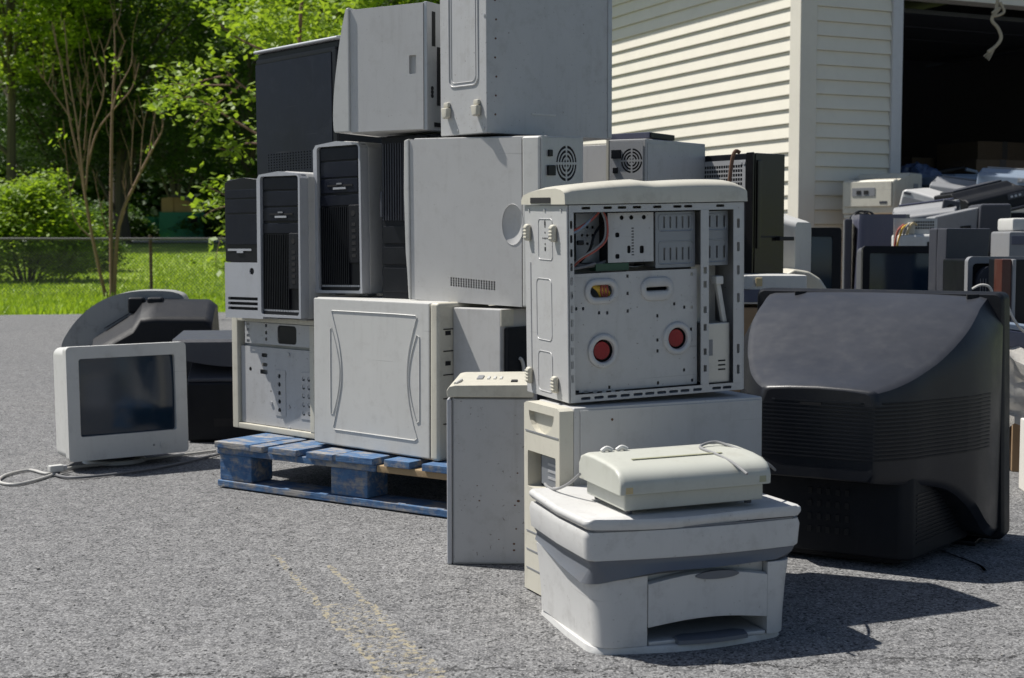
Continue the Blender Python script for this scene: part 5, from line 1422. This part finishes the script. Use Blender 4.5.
def fax():
    p = at(936, 221, 8.3); t = case('printer', 'slanted grey printer with round hole, lying on its side in the pile', (p.x+.03, p.y, p.z-.03), 146, .24, .06, cat='printer', group=PG); t.scale = (1.3, 1.1, 1.15)
    wl, wr, h = .215, .34, .14
    MB().prism([(-wl, 0), (-wl, h-.01), (-wl+.02, h+.005), (-.02, h-.005), (0, h-.02), (0, 0)], 'xz', 0, wr, .012, 3).build('body', M['printer'], t)
    MB().plate(rrect(-wl+.012, -.03, .025, h-.035, .008), [circ(-wl*.52, h*.48, .016, 16, .019)], 'xz', -.006, .007).build('front_panel', M['mid_grey'], t, ang=30)
    MB().cyl((-wl*.52, -.0012, h*.48), (-wl*.52, -.0002, h*.48), .019, n=16).build('hole', M['hole'], t)
    MB().prism([(0.0, h-.02), (.0, .0), (wr, 0), (wr-.06, h-.03)], 'yz', .002, .05, .010).build('side_cover', M['mid_grey'], t)
    MB().box(-wl+.012, -wl+.045, -.004, -.0002, h-.022, h-.010).build('nameplate', M['dark_grey'], t)
fax()
# slate monitor shell
def slate_monitor():
    p = at(876, 268, 7.25); t = thing('monitor', 'slate grey monitor shell standing below the cream laser printer', 'monitor', (p.x, 7.2, p.z-.345), R(-12), 'discarded monitors')
    mb = MB(); secs = []
    for i in range(11):
        k = i/10; z = .62*k; bulge = .05*math.sin(k*PI*.5)
        secs.append([(-.13+.03*k, -.02-bulge*.2, z), (-.09+.02*k, -.05+bulge*.2, z), (.13-.0*k, -.05+.02*k, z), (.15, .0, z), (.15, .28, z), (-.13, .28, z)])
    mb.loft(secs); mb.build('shell', M['slate'], t, ang=35)
    MB().box(-.10, .14, -.054, -.046, .40, .404).build('seam', M['silver'], t)
    MB().box(-.175, -.135, .0, .26, .0, .60, .01).build('bezel', M['dark_grey'], t)
slate_monitor()
p = at(876, 330, 7.3); boxthing('computer_tower', 'grey tower lying under the slate monitor shell', 'computer tower', (p.x, 7.1, 0), R(-12), (.5, .5, .29), M['mid_grey'])
p = at(885, 330, 9.6); boxthing('cardboard_box', 'large brown carton under the cream laser printer', 'box', (p.x+.06, 9.44, 0), R(-28), (.5, .5, .855), M['card'], .004)
p = at(925, 330, 8.3); boxthing('cardboard_box', 'brown carton buried in the pile under the slanted grey printer', 'box', (p.x+.02, 8.30, 0), R(-22), (.40, .40, .83), M['card'], .004)
# television facing us
p = at(901, 286, 5.95); crt('television', 'black television with dark screen facing forward in front of the pile', (p.x, 5.95, .28), R(-3), .325, .445, .34, M['dark_grey'], M['glass'], .030, 'television', frame_m=M['matte_black'], group='discarded televisions', btn=False)
boxthing('computer_tower', 'black tower lying under the forward facing black television', 'computer tower', (p.x, 5.92, 0), R(-3), (.42, .42, .279), M['black'])
# exposed white chassis
def chassis_white():
    p = at(912, 246, 6.6); t = thing('circuit_chassis', 'bare white electronics chassis with coloured wires above the forward facing television', 'electronics', (p.x, 6.55, p.z-.02), R(-5), PG)
    MB().box(-.075, .10, 0, .2, 0, .075, .015, 3).build('housing', M['white'], t)
    MB().box(-.09, .11, .05, .055, .0, .15).build('rear_plate', M['galv'], t)
    mb = MB()
    for i in range(9):
        for j in range(3): mb.box(.0+i*.011, .006+i*.011, .046, .0495, .10+j*.014, .108+j*.014)
    mb.build('vent', M['hole'], t)
    for k, mm in enumerate(('wire_red', 'wire_yel', 'wire_grey', 'board_cream')):
        mb = MB(); mb.tube(cat_rom([(-.09+.012*k, .02, .02), (-.08+.02*k, .0, .09+.01*k), (-.05+.02*k, .02, .12)], 5), .005, 6); mb.build('wire', M[mm], t)
    MB().box(-.03, -.0, .01, .045, .0755, .13, .006).build('transformer', M['cream'], t)
    MB().box(.055, .075, -.003, 0, .02, .04).build('socket', M['hole'], t)
chassis_white()
p = at(912, 330, 6.7); boxthing('cardboard_box', 'brown carton hidden under the bare white electronics chassis', 'box', (p.x, 6.56, 0), R(-5), (.26, .30, .655), M['card'], .004)
# dark grey panel tower
def panel_tower():
    p = at(932, 288, 5.45); t = case('computer_tower', 'dark grey tower leaning upright right of the forward facing television', (p.x, 5.40, .265), 118, group=PG)
    MB().box(-.045, .0, .0, .22, 0, .53, .008).build('front_bezel', M['dark_grey'], t)
    mb = MB(); mb.prism([(.0, .0), (.0, .40), (-.0, .53), (.235, .53), (.21, .33), (.20, 0)], 'yz', .001, .05, .006); mb.build('side_panel', M['dark_grey'], t)
panel_tower()
p = at(955, 330, 5.6); boxthing('computer_tower', 'dark tower lying flat under the leaning dark grey tower', 'computer tower', (p.x, 5.45, 0), R(10), (.5, .42, .262), M['dark_grey'])
# dark set in mid pile
def dark_set():
    p = at(988, 250, 6.9); t = thing('television', 'dark grey television turned away, pale side face, behind the leaning dark tower', 'television', (p.x, 6.9, p.z-.02), (0, R(-6), R(-8)), 'discarded televisions')
    MB().prism([(-.28, 0), (-.24, .21), (-.02, .235), (-.06, 0)], 'xz', 0, .3, .012).build('side_face', M['mid_grey'], t)
    MB().prism([(-.059, 0), (-.019, .25), (.13, .235), (.10, 0)], 'xz', -.02, .32, .015).build('shell', M['dark_grey'], t)
    MB().box(-.12, -.07, -.004, -.0005, .12, .15).build('handle', M['hole'], t)
dark_set()
p = at(975, 330, 6.9); boxthing('cardboard_box', 'brown carton under the turned away dark television', 'box', (p.x-.03, 6.9, 0), R(-8), (.44, .36, .62), M['card'], .004)
# stereo with ribbed speakers
def stereo():
    p = at(967, 303, 5.1); t = thing('stereo', 'black stereo with curved ribbed speaker grilles right of the leaning tower', 'stereo', (p.x, 5.1, .32), R(4), PG)
    h = .37
    MB().plate(rrect(0, .42, 0, h, .02), [rrect(.018, .40, .02, h-.025, .015)], 'xz', 0, .03).build('frame', M['mid_grey'], t, ang=30)
    MB().box(.004, .42, .031, .26, 0, h-.01, .01).build('cabinet', M['black'], t)
    for x0 in (.03, .078):
        mb = MB()
        secs = []
        for i in range(9):
            a = PI/2*i/8; secs.append([(x0+.045*(1-math.cos(a)), .03, h-.12+.085*math.sin(a)), (x0+.045*(1-math.cos(a))+.004, -.01, h-.12+.085*math.sin(a)), (x0+.05, -.01, .03+0*i), (x0+.05, .03, .03)])
        mb.prism([(x0, .03), (x0, h-.12)]+[(x0+.045*(1-math.cos(a)), h-.12+.085*math.sin(a)) for a in np.linspace(.1, PI/2, 8)]+[(x0+.045, .03)], 'xz', -.012, .0305, .004)
        g_ = mb.build('speaker', M['dark_grey'], t)
        mb = MB()
        for j in range(9): mb.box(x0+.008, x0+.040, -.0135, -.0122, .05+j*.022, .057+j*.022)
        for i in range(3): mb.box(x0+.012+i*.010, x0+.014+i*.010, -.0142, -.0122, .04, h-.08)
        mb.build('rib', M['galv'], g_)
stereo()
p = at(985, 330, 5.1); boxthing('cardboard_box', 'brown carton under the black stereo', 'box', (p.x+.06, 5.1, 0), R(4), (.5, .3, .318), M['card'], .004)
def wood_speaker():
    p = at(1001, 308, 4.75); t = thing('loudspeaker', 'loudspeaker with reddish wooden edge at the right side of the pile', 'speaker', (p.x, 4.75, .36), R(3), PG)
    MB().box(0, .034, .0, .07, 0, .325, .004).build('wood_side', M['wood_red'], t)
    MB().box(.0345, .048, -.006, .10, 0, .325, .004).build('trim', M['mid_grey'], t)
    MB().box(.0485, .24, .0, .24, 0, .325, .006).build('cabinet', M['black'], t)
wood_speaker()
p = at(1010, 330, 4.8); boxthing('computer_tower', 'black tower lying under the wooden edged loudspeaker', 'computer tower', (p.x+.06, 4.72, 0), R(3), (.3, .34, .358), M['black'])
# printer in garage mouth
def blue_printer():
    p = at(972, 176, 10.35); t = thing('printer', 'blue-grey office printer with dark open middle in the garage doorway', 'printer', (p.x, 10.3, p.z-.355), R(14), PG); t.scale = (1.2, 1.1, 1.18)
    MB().box(-.22, .23, 0, .35, .235, .30, .018, 3).build('lid', M['bluegrey'], t)
    MB().box(-.10, .16, .05, .3, .3005, .312, .005).build('feeder', M['bluegrey'], t)
    MB().box(-.20, .22, .02, .34, .06, .234).build('mechanism', M['hole'], t)
    MB().box(-.22, .23, .0, .36, 0, .059, .008).build('base', M['bluegrey'], t)
    MB().box(-.02, .14, -.006, .019, .062, .20, .006).build('carriage', M['white'], t)
    mb = MB()
    for i in range(5): mb.box(-.19+i*.035, -.175+i*.035, .0, .019, .062, .10+.01*(i % 2))
    mb.build('gear', M['mid_grey'], t)
    mb = MB(); mb.tube(cat_rom([(.14, .0, .18), (.18, -.01, .14), (.21, .0, .07)], 5), .010, 8); mb.build('arm', M['white'], t)
blue_printer()
p = at(972, 330, 10.35); boxthing('cardboard_box', 'large carton under the blue-grey office printer', 'box', (p.x, 10.25, 0), R(14), (.55, .5, .865), M['card'], .004)
def dark_open():
    p = at(950, 178, 10.95); t = thing('printer', 'open dark machine with a pale bar behind the blue-grey printer', 'printer', (p.x, 10.95, p.z-.14), R(16), PG); t.scale = (1.15, 1, 1.1)
    MB().box(-.28, .22, 0, .3, 0, .16, .02).build('body', M['black'], t)
    MB().box(-.08, .08, -.012, -.0005, .135, .152, .004).build('bar', M['bluegrey'], t)
    mb = MB(); mb.tube([(.12, .0, .19), (.20, .0, .175), (.25, .0, .10)], .012, 8); mb.build('arm', M['bluegrey'], t)
    MB().prism([(-.2, .16), (.0, .19), (.15, .215), (.15, .20), (0, .165)], 'xz', .06, .25, .004).build('flap', M['matte_black'], t)
dark_open()
p = at(950, 330, 10.95); boxthing('cardboard_box', 'carton under the open dark machine inside the doorway', 'box', (p.x, 10.95, 0), R(16), (.55, .4, 1.085), M['card'], .004)
def bag():
    p = at(916, 178, 10.6); t = thing('plastic_bag', 'crumpled blue plastic bag at the foot of the garage door jamb', 'bag', (p.x+.02, 10.65, p.z-.16), 0, PG); t.scale = (1.1, 1.0, 1.1)
    mb = MB(); bmesh.ops.create_icosphere(mb.bm, subdivisions=4, radius=1)
    for v in mb.bm.verts:
        d = v.co.normalized(); r = 1+.14*math.sin(d.x*9+d.z*5)*math.sin(d.y*7)+.06*math.sin(d.x*23+d.y*17)
        v.co = Vector((d.x*.17*r, d.y*.14*r, .11+d.z*.13*r))
    mb.build('bag_body', M['bag'], t)
bag()
p = at(916, 330, 10.6); boxthing('cardboard_box', 'tall carton under the blue plastic bag', 'box', (p.x+.02, 10.50, 0), R(20), (.34, .30, 1.03), M['card'], .004)
def right_printer():
    p = at(1020, 200, 9.9); t = thing('printer', 'pale blue-grey printer cut by the right picture edge in the doorway', 'printer', (p.x+.12, 9.9, p.z-.06), R(20), PG); t.scale = (1.2, 1.2, 1.2)
    MB().box(-.16, .22, 0, .3, 0, .16, .012).build('body', M['bluegrey'], t)
    MB().box(-.14, .2, .04, .28, .1605, .20, .01).build('feeder', M['bluegrey'], t)
    MB().box(-.14, .2, -.003, -.0005, .05, .065).build('paper_slot', M['hole'], t)
right_printer()
p = at(1020, 330, 9.9); boxthing('cardboard_box', 'carton stack under the pale printer at the right picture edge', 'box', (p.x+.14, 9.86, 0), R(20), (.5, .4, .96), M['card'], .004)
def white_box_right():
    p = at(1018, 238, 6.3); t = thing('printer', 'small white printer at the right picture edge behind the loudspeaker', 'printer', (p.x+.06, 6.3, p.z-.10), R(0), PG)
    MB().box(-.10, .2, 0, .25, 0, .13, .012).build('body', M['mid_grey'], t); MB().box(-.09, .19, -.004, -.0002, .07, .11, .002).build('front_plate', M['slate'], t)
    MB().box(-.08, .18, .02, .22, .1305, .19, .012).build('lid', M['white'], t)
white_box_right()
p = at(1018, 330, 6.3); boxthing('cardboard_box', 'carton under the small white printer at the right picture edge', 'box', (p.x+.09, 6.3, 0), R(0), (.34, .28, .645), M['card'], .004)
# small junk on and between the larger pieces of the heap
def coil(label, c, r, n, m, wr_=.004):
    P = [Vector((c.x+r*(1+.12*math.sin(i*1.7))*math.cos(i*.52), c.y+.03*math.sin(i*.8), c.z+r*.7*(1+.1*math.cos(i*2.3))*math.sin(i*.52)+.004*(i % 5))) for i in range(n)]
    mb = MB(); mb.tube(cat_rom(P, 3), wr_, 5); tag(mb.build('cable_coil', M[m]), label, 'cord', 'loose cords')
coil('black cable tangle under the cream laser printer', at(862, 222, 9.2), .08, 40, 'black', .006)
def small_speaker(label, loc, rot):
    t = thing('small_speaker', label, 'speaker', loc, rot, PG)
    MB().box(-.045, .045, 0, .09, 0, .17, .008).build('cabinet', M['dark_grey'], t)
    mb = MB(); mb.cyl((0, -.004, .06), (0, 0, .06), .034, n=20); mb.cyl((0, -.004, .13), (0, 0, .13), .018, n=16); mb.build('cone', M['black'], t)
p = at(946, 222, 7.6); small_speaker('small dark speaker standing on the pale face of the turned away television', (p.x, p.y, p.z-.05), (0, R(10), R(-15)))
def vented_case(label, loc, rot, dims, m):
    t = boxthing('disc_player', label, 'player', loc, rot, dims, M[m], .006); w_, d_, h_ = dims
    MB().box(-w_*.46, w_*.46, -.004, -.0002, h_*.15, h_*.85, .002).build('front_plate', M['black'], t)
    mb = MB()
    for i in range(3): mb.box(-w_*.4+i*.04, -w_*.4+.025+i*.04, -.0065, -.0042, h_*.35, h_*.6, .001)
    mb.build('buttons', M['mid_grey'], t)
p = at(880, 214, 8.9); vented_case('slim silver player lying under the cream laser printer front', (p.x, 8.9, p.z-.10), (0, R(5), R(-14)), (.36, .25, .07), 'silver')
p = at(880, 330, 8.9); boxthing('cardboard_box', 'brown carton under the slim silver player', 'box', (p.x, 8.92, 0), R(-14), (.32, .24, .80), M['card'], .004)
def heap_printer(label, loc, rot, w, d, h, m1, m2):
    t = thing('printer', label, 'printer', loc, rot, PG)
    MB().prism([(0, 0), (0, h*.62), (.03, h*.74), (d*.35, h*.80), (d*.45, h), (d, h), (d, 0)], 'yz', -w/2, w/2, .010, 3).build('body', M[m1], t)
    MB().box(-w*.44, w*.44, -.004, -.0003, h*.10, h*.30, .002).build('paper_slot', M['hole'], t)
    MB().box(-w*.44, w*.44, -.03, -.0045, h*.06, h*.12, .003).build('paper_tray', M[m2], t)
    MB().box(w*.16, w*.44, -.004, -.0003, h*.40, h*.58, .002).build('control_panel', M[m2], t)
    mb = MB()
    for i in range(3): mb.box(w*.20+i*w*.07, w*.24+i*w*.07, -.007, -.0042, h*.45, h*.52, .001)
    mb.build('buttons', M['silver'], t); MB().box(-w*.42, w*.42, d*.5, d*.92, h+.0005, h+.012, .004).build('lid', M[m2], t)
def support(label, x, y, w, d, top, r, m):
    t = boxthing('computer_tower', label, 'computer tower', (x, y, 0), r, (w, d, top), M[m], .006)
    MB().box(-w*.42, w*.42, -.004, -.0003, top*.6, top*.9, .002).build('front_panel', M['matte_black'], t)
for (px, py, Y, w, d, h, rot, m1, m2, lab, lab2, ms) in (
        (958, 207, 9.2, .42, .34, .19, (R(-3), R(9), R(-30)), 'mid_grey', 'band', 'grey inkjet printer tilted behind the turned away dark television', 'tall dark tower hidden beneath the tilted grey inkjet', 'dark_grey'),
        (1001, 214, 8.0, .40, .32, .17, (R(-3), R(-12), R(18)), 'matte_black', 'dark_grey', 'black inkjet printer tipped sideways behind the small white printer', 'tall black tower hidden beneath the tipped black inkjet', 'black'),
        (925, 232, 7.6, .34, .26, .15, (R(3), R(-7), R(-24)), 'mid_grey', 'slate', 'mid grey inkjet printer wedged below the slanted grey printer', 'grey tower hidden beneath the wedged mid grey inkjet', 'mid_grey'),
        (1006, 192, 9.0, .38, .30, .16, (R(-4), R(5), R(-28)), 'bluegrey', 'mid_grey', 'blue-grey inkjet printer in front of the pale printer in the doorway', 'beige tower hidden beneath the blue-grey inkjet in the doorway', 'cream')):
    p = at(px, py, Y); heap_printer(lab, (p.x, p.y, p.z), rot, w, d, h, m1, m2)
    support(lab2, p.x, p.y+.01, w*.8, d*.9, p.z-.03, rot[2], ms)
# cartons inside the garage, gloom painted into their colour
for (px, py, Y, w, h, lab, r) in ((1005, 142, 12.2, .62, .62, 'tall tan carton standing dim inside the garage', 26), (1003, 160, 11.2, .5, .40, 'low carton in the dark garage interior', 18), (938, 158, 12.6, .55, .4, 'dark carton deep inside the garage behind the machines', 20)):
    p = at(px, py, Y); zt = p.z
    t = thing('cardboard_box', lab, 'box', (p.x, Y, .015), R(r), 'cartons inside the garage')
    MB().box(-w/2, w/2, 0, w*.8, 0, zt-.015, .004).build('carton', M['card_shaded'], t)
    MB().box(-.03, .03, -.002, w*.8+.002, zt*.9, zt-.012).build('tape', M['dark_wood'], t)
def rope():
    P = [at(x, y, 9.95) for x, y in ((998, -2), (996, 10), (992, 20), (998, 28), (1001, 38), (996, 46), (988, 52))]
    mb = MB(); mb.tube(cat_rom(P, 6), .012, 7); k = cat_rom([at(x, y, 9.94) for x, y in ((1000, 2), (1004, 12), (994, 16), (1000, 8), (992, 13))], 5); mb.tube(k, .010, 6)
    for i in range(4): mb.tube([P[-2], P[-1]+Vector((-.03+.012*i, 0, -.03-.01*i))], .004, 5)
    tag(mb.build('rope', M['rope']), 'frayed rope hanging knotted from the top of the garage door', 'rope')
rope()
# right edge by the television
def torn_box():
    p = at(1012, 440, 4.5); t = thing('cardboard_box', 'torn open cardboard box right of the big television', 'box', (p.x, 4.5, 0), R(-14), PG)
    MB().box(.0, .42, 0, .36, 0, .34, .004).build('carton', M['card'], t)
    MB().prism([(-.02, .345), (.40, .40), (.40, .405), (-.02, .351)], 'xz', .0, .16).build('flap', M['card'], t)
    MB().prism([(-.03, .34), (-.04, .05), (-.034, .05), (-.024, .34)], 'xz', .02, .3).build('flap', M['card'], t)
torn_box()
def sheet():
    p = at(1006, 345, 4.3); t = thing('paper_sheet', 'crumpled white sheet draped over the torn cardboard box', 'sheet', (p.x, 4.36, 0), R(-10), PG)
    mb = MB(); nx, nz = 12, 14; V = []
    for j in range(nz+1):
        row = []
        for i in range(nx+1):
            u, v = i/nx, j/nz
            x = .01+.36*u; 
            if v < .35: y = .20-.20*v/.35; z = .44-.05*v/.35
            else: y = -.02-.03*(v-.35); z = .39-.24*(v-.35)/.65*(1-.45*u)
            nz_ = .016*math.sin(u*11+v*7)+.012*math.sin(u*23-v*13)
            row.append(mb.bm.verts.new((x, y-abs(nz_), z+nz_)))
        V.append(row)
    for j in range(nz):
        for i in range(nx): mb.bm.faces.new((V[j][i], V[j][i+1], V[j+1][i+1], V[j+1][i]))
    bmesh.ops.solidify(mb.bm, geom=mb.bm.faces[:], thickness=.003)
    mb.build('sheet', M['paper'], t)
sheet()
def lettered_box():
    p = at(1018, 462, 4.15); t = thing('packing_carton', 'white printed carton on the asphalt at the right picture edge', 'box', (p.x, 4.0, 0), R(-6), PG)
    MB().box(.0, .36, .0, .20, .0, .215, .004).build('carton', M['paper'], t)
    cu = bpy.data.curves.new('lettering', 'FONT'); cu.body = 'ibo'; cu.size = .055; cu.extrude = .0006
    o = bpy.data.objects.new('lettering', cu); C.objects.link(o); o.parent = t; o.location = (.004, -.0012, .10); o.rotation_euler = (PI/2, 0, 0); cu.materials.append(M['dark_grey'])
    dg = bpy.context.evaluated_depsgraph_get(); me = bpy.data.meshes.new_from_object(o.evaluated_get(dg)); lo, ro = o.location.copy(), o.rotation_euler.copy(); bpy.data.objects.remove(o)
    o = bpy.data.objects.new('lettering', me); C.objects.link(o); o.parent = t; o.location = lo; o.rotation_euler = ro
lettered_box()
def slate_flat():
    p = at(1012, 318, 4.4); t = thing('scanner', 'flat blue-grey scanner tilted under the loudspeaker at the right edge', 'scanner', (p.x-.03, 4.42, .415), (0, R(8), R(-5)), PG)
    MB().box(0, .32, 0, .26, 0, .055, .008).build('body', M['slate'], t); MB().box(.004, .316, .006, .256, .0555, .075, .006).build('lid', M['bluegrey'], t)
slate_flat()
for pl, Y, r, lab in (([(1000, 300), (1006, 302), (1012, 316), (1020, 328), (1030, 336)], 4.2, .004, 'thin white cable trailing down past the loudspeaker'), ([(972, 289), (980, 285), (988, 286), (992, 292), (993, 300)], 4.0, .004, 'white cable arching just above the big television corner')):
    mb = MB(); mb.tube(cat_rom([at(x, y, Y) for x, y in pl], 6), r, 6); tag(mb.build('power_cord', M['cord_white']), lab, 'cord', 'loose cords')

# ------------------------------------------------------------------ light, sky, camera
EL, AZ = R(58), R(-20)          # shadows run to the right and a little toward the camera
to_sun = Vector((-math.cos(EL)*math.cos(AZ), -math.cos(EL)*math.sin(AZ), math.sin(EL)))
sd = bpy.data.lights.new('sun', 'SUN'); sd.energy = 4.9; sd.angle = R(.53); sd.color = (1, .965, .905)
so = bpy.data.objects.new('sun', sd); C.objects.link(so); so.rotation_euler = (-to_sun).to_track_quat('-Z', 'Y').to_euler(); so.location = (-6, 4, 14)
w = bpy.data.worlds.new('World'); scene.world = w; w.use_nodes = True
N = w.node_tree.nodes; L = w.node_tree.links
sky = N.new('ShaderNodeTexSky'); sky.sky_type = 'NISHITA'; sky.sun_disc = False; sky.sun_elevation = EL
sky.sun_rotation = math.atan2(to_sun.x, to_sun.y); sky.altitude = 100; sky.dust_density = 1.2
L.new(sky.outputs[0], N['Background'].inputs[0]); N['Background'].inputs[1].default_value = .062
cd = bpy.data.cameras.new('camera'); cam = bpy.data.objects.new('camera', cd); C.objects.link(cam)
cam.location = (0, 0, CAM_H); cam.rotation_euler = (PI/2-PITCH, 0, 0)
cd.sensor_width = 36; cd.lens = FPX/1024*36; cd.clip_end = 2000; cd.clip_start = .05
cd.dof.use_dof = True; cd.dof.focus_distance = 3.4; cd.dof.aperture_fstop = 9
scene.camera = cam
vs = scene.view_settings; vs.view_transform = 'Standard'; vs.look = 'None'; vs.exposure = .37; vs.gamma = 1; vs.use_curve_mapping = False
scene.cycles.max_bounces = 8; scene.cycles.use_denoising = True
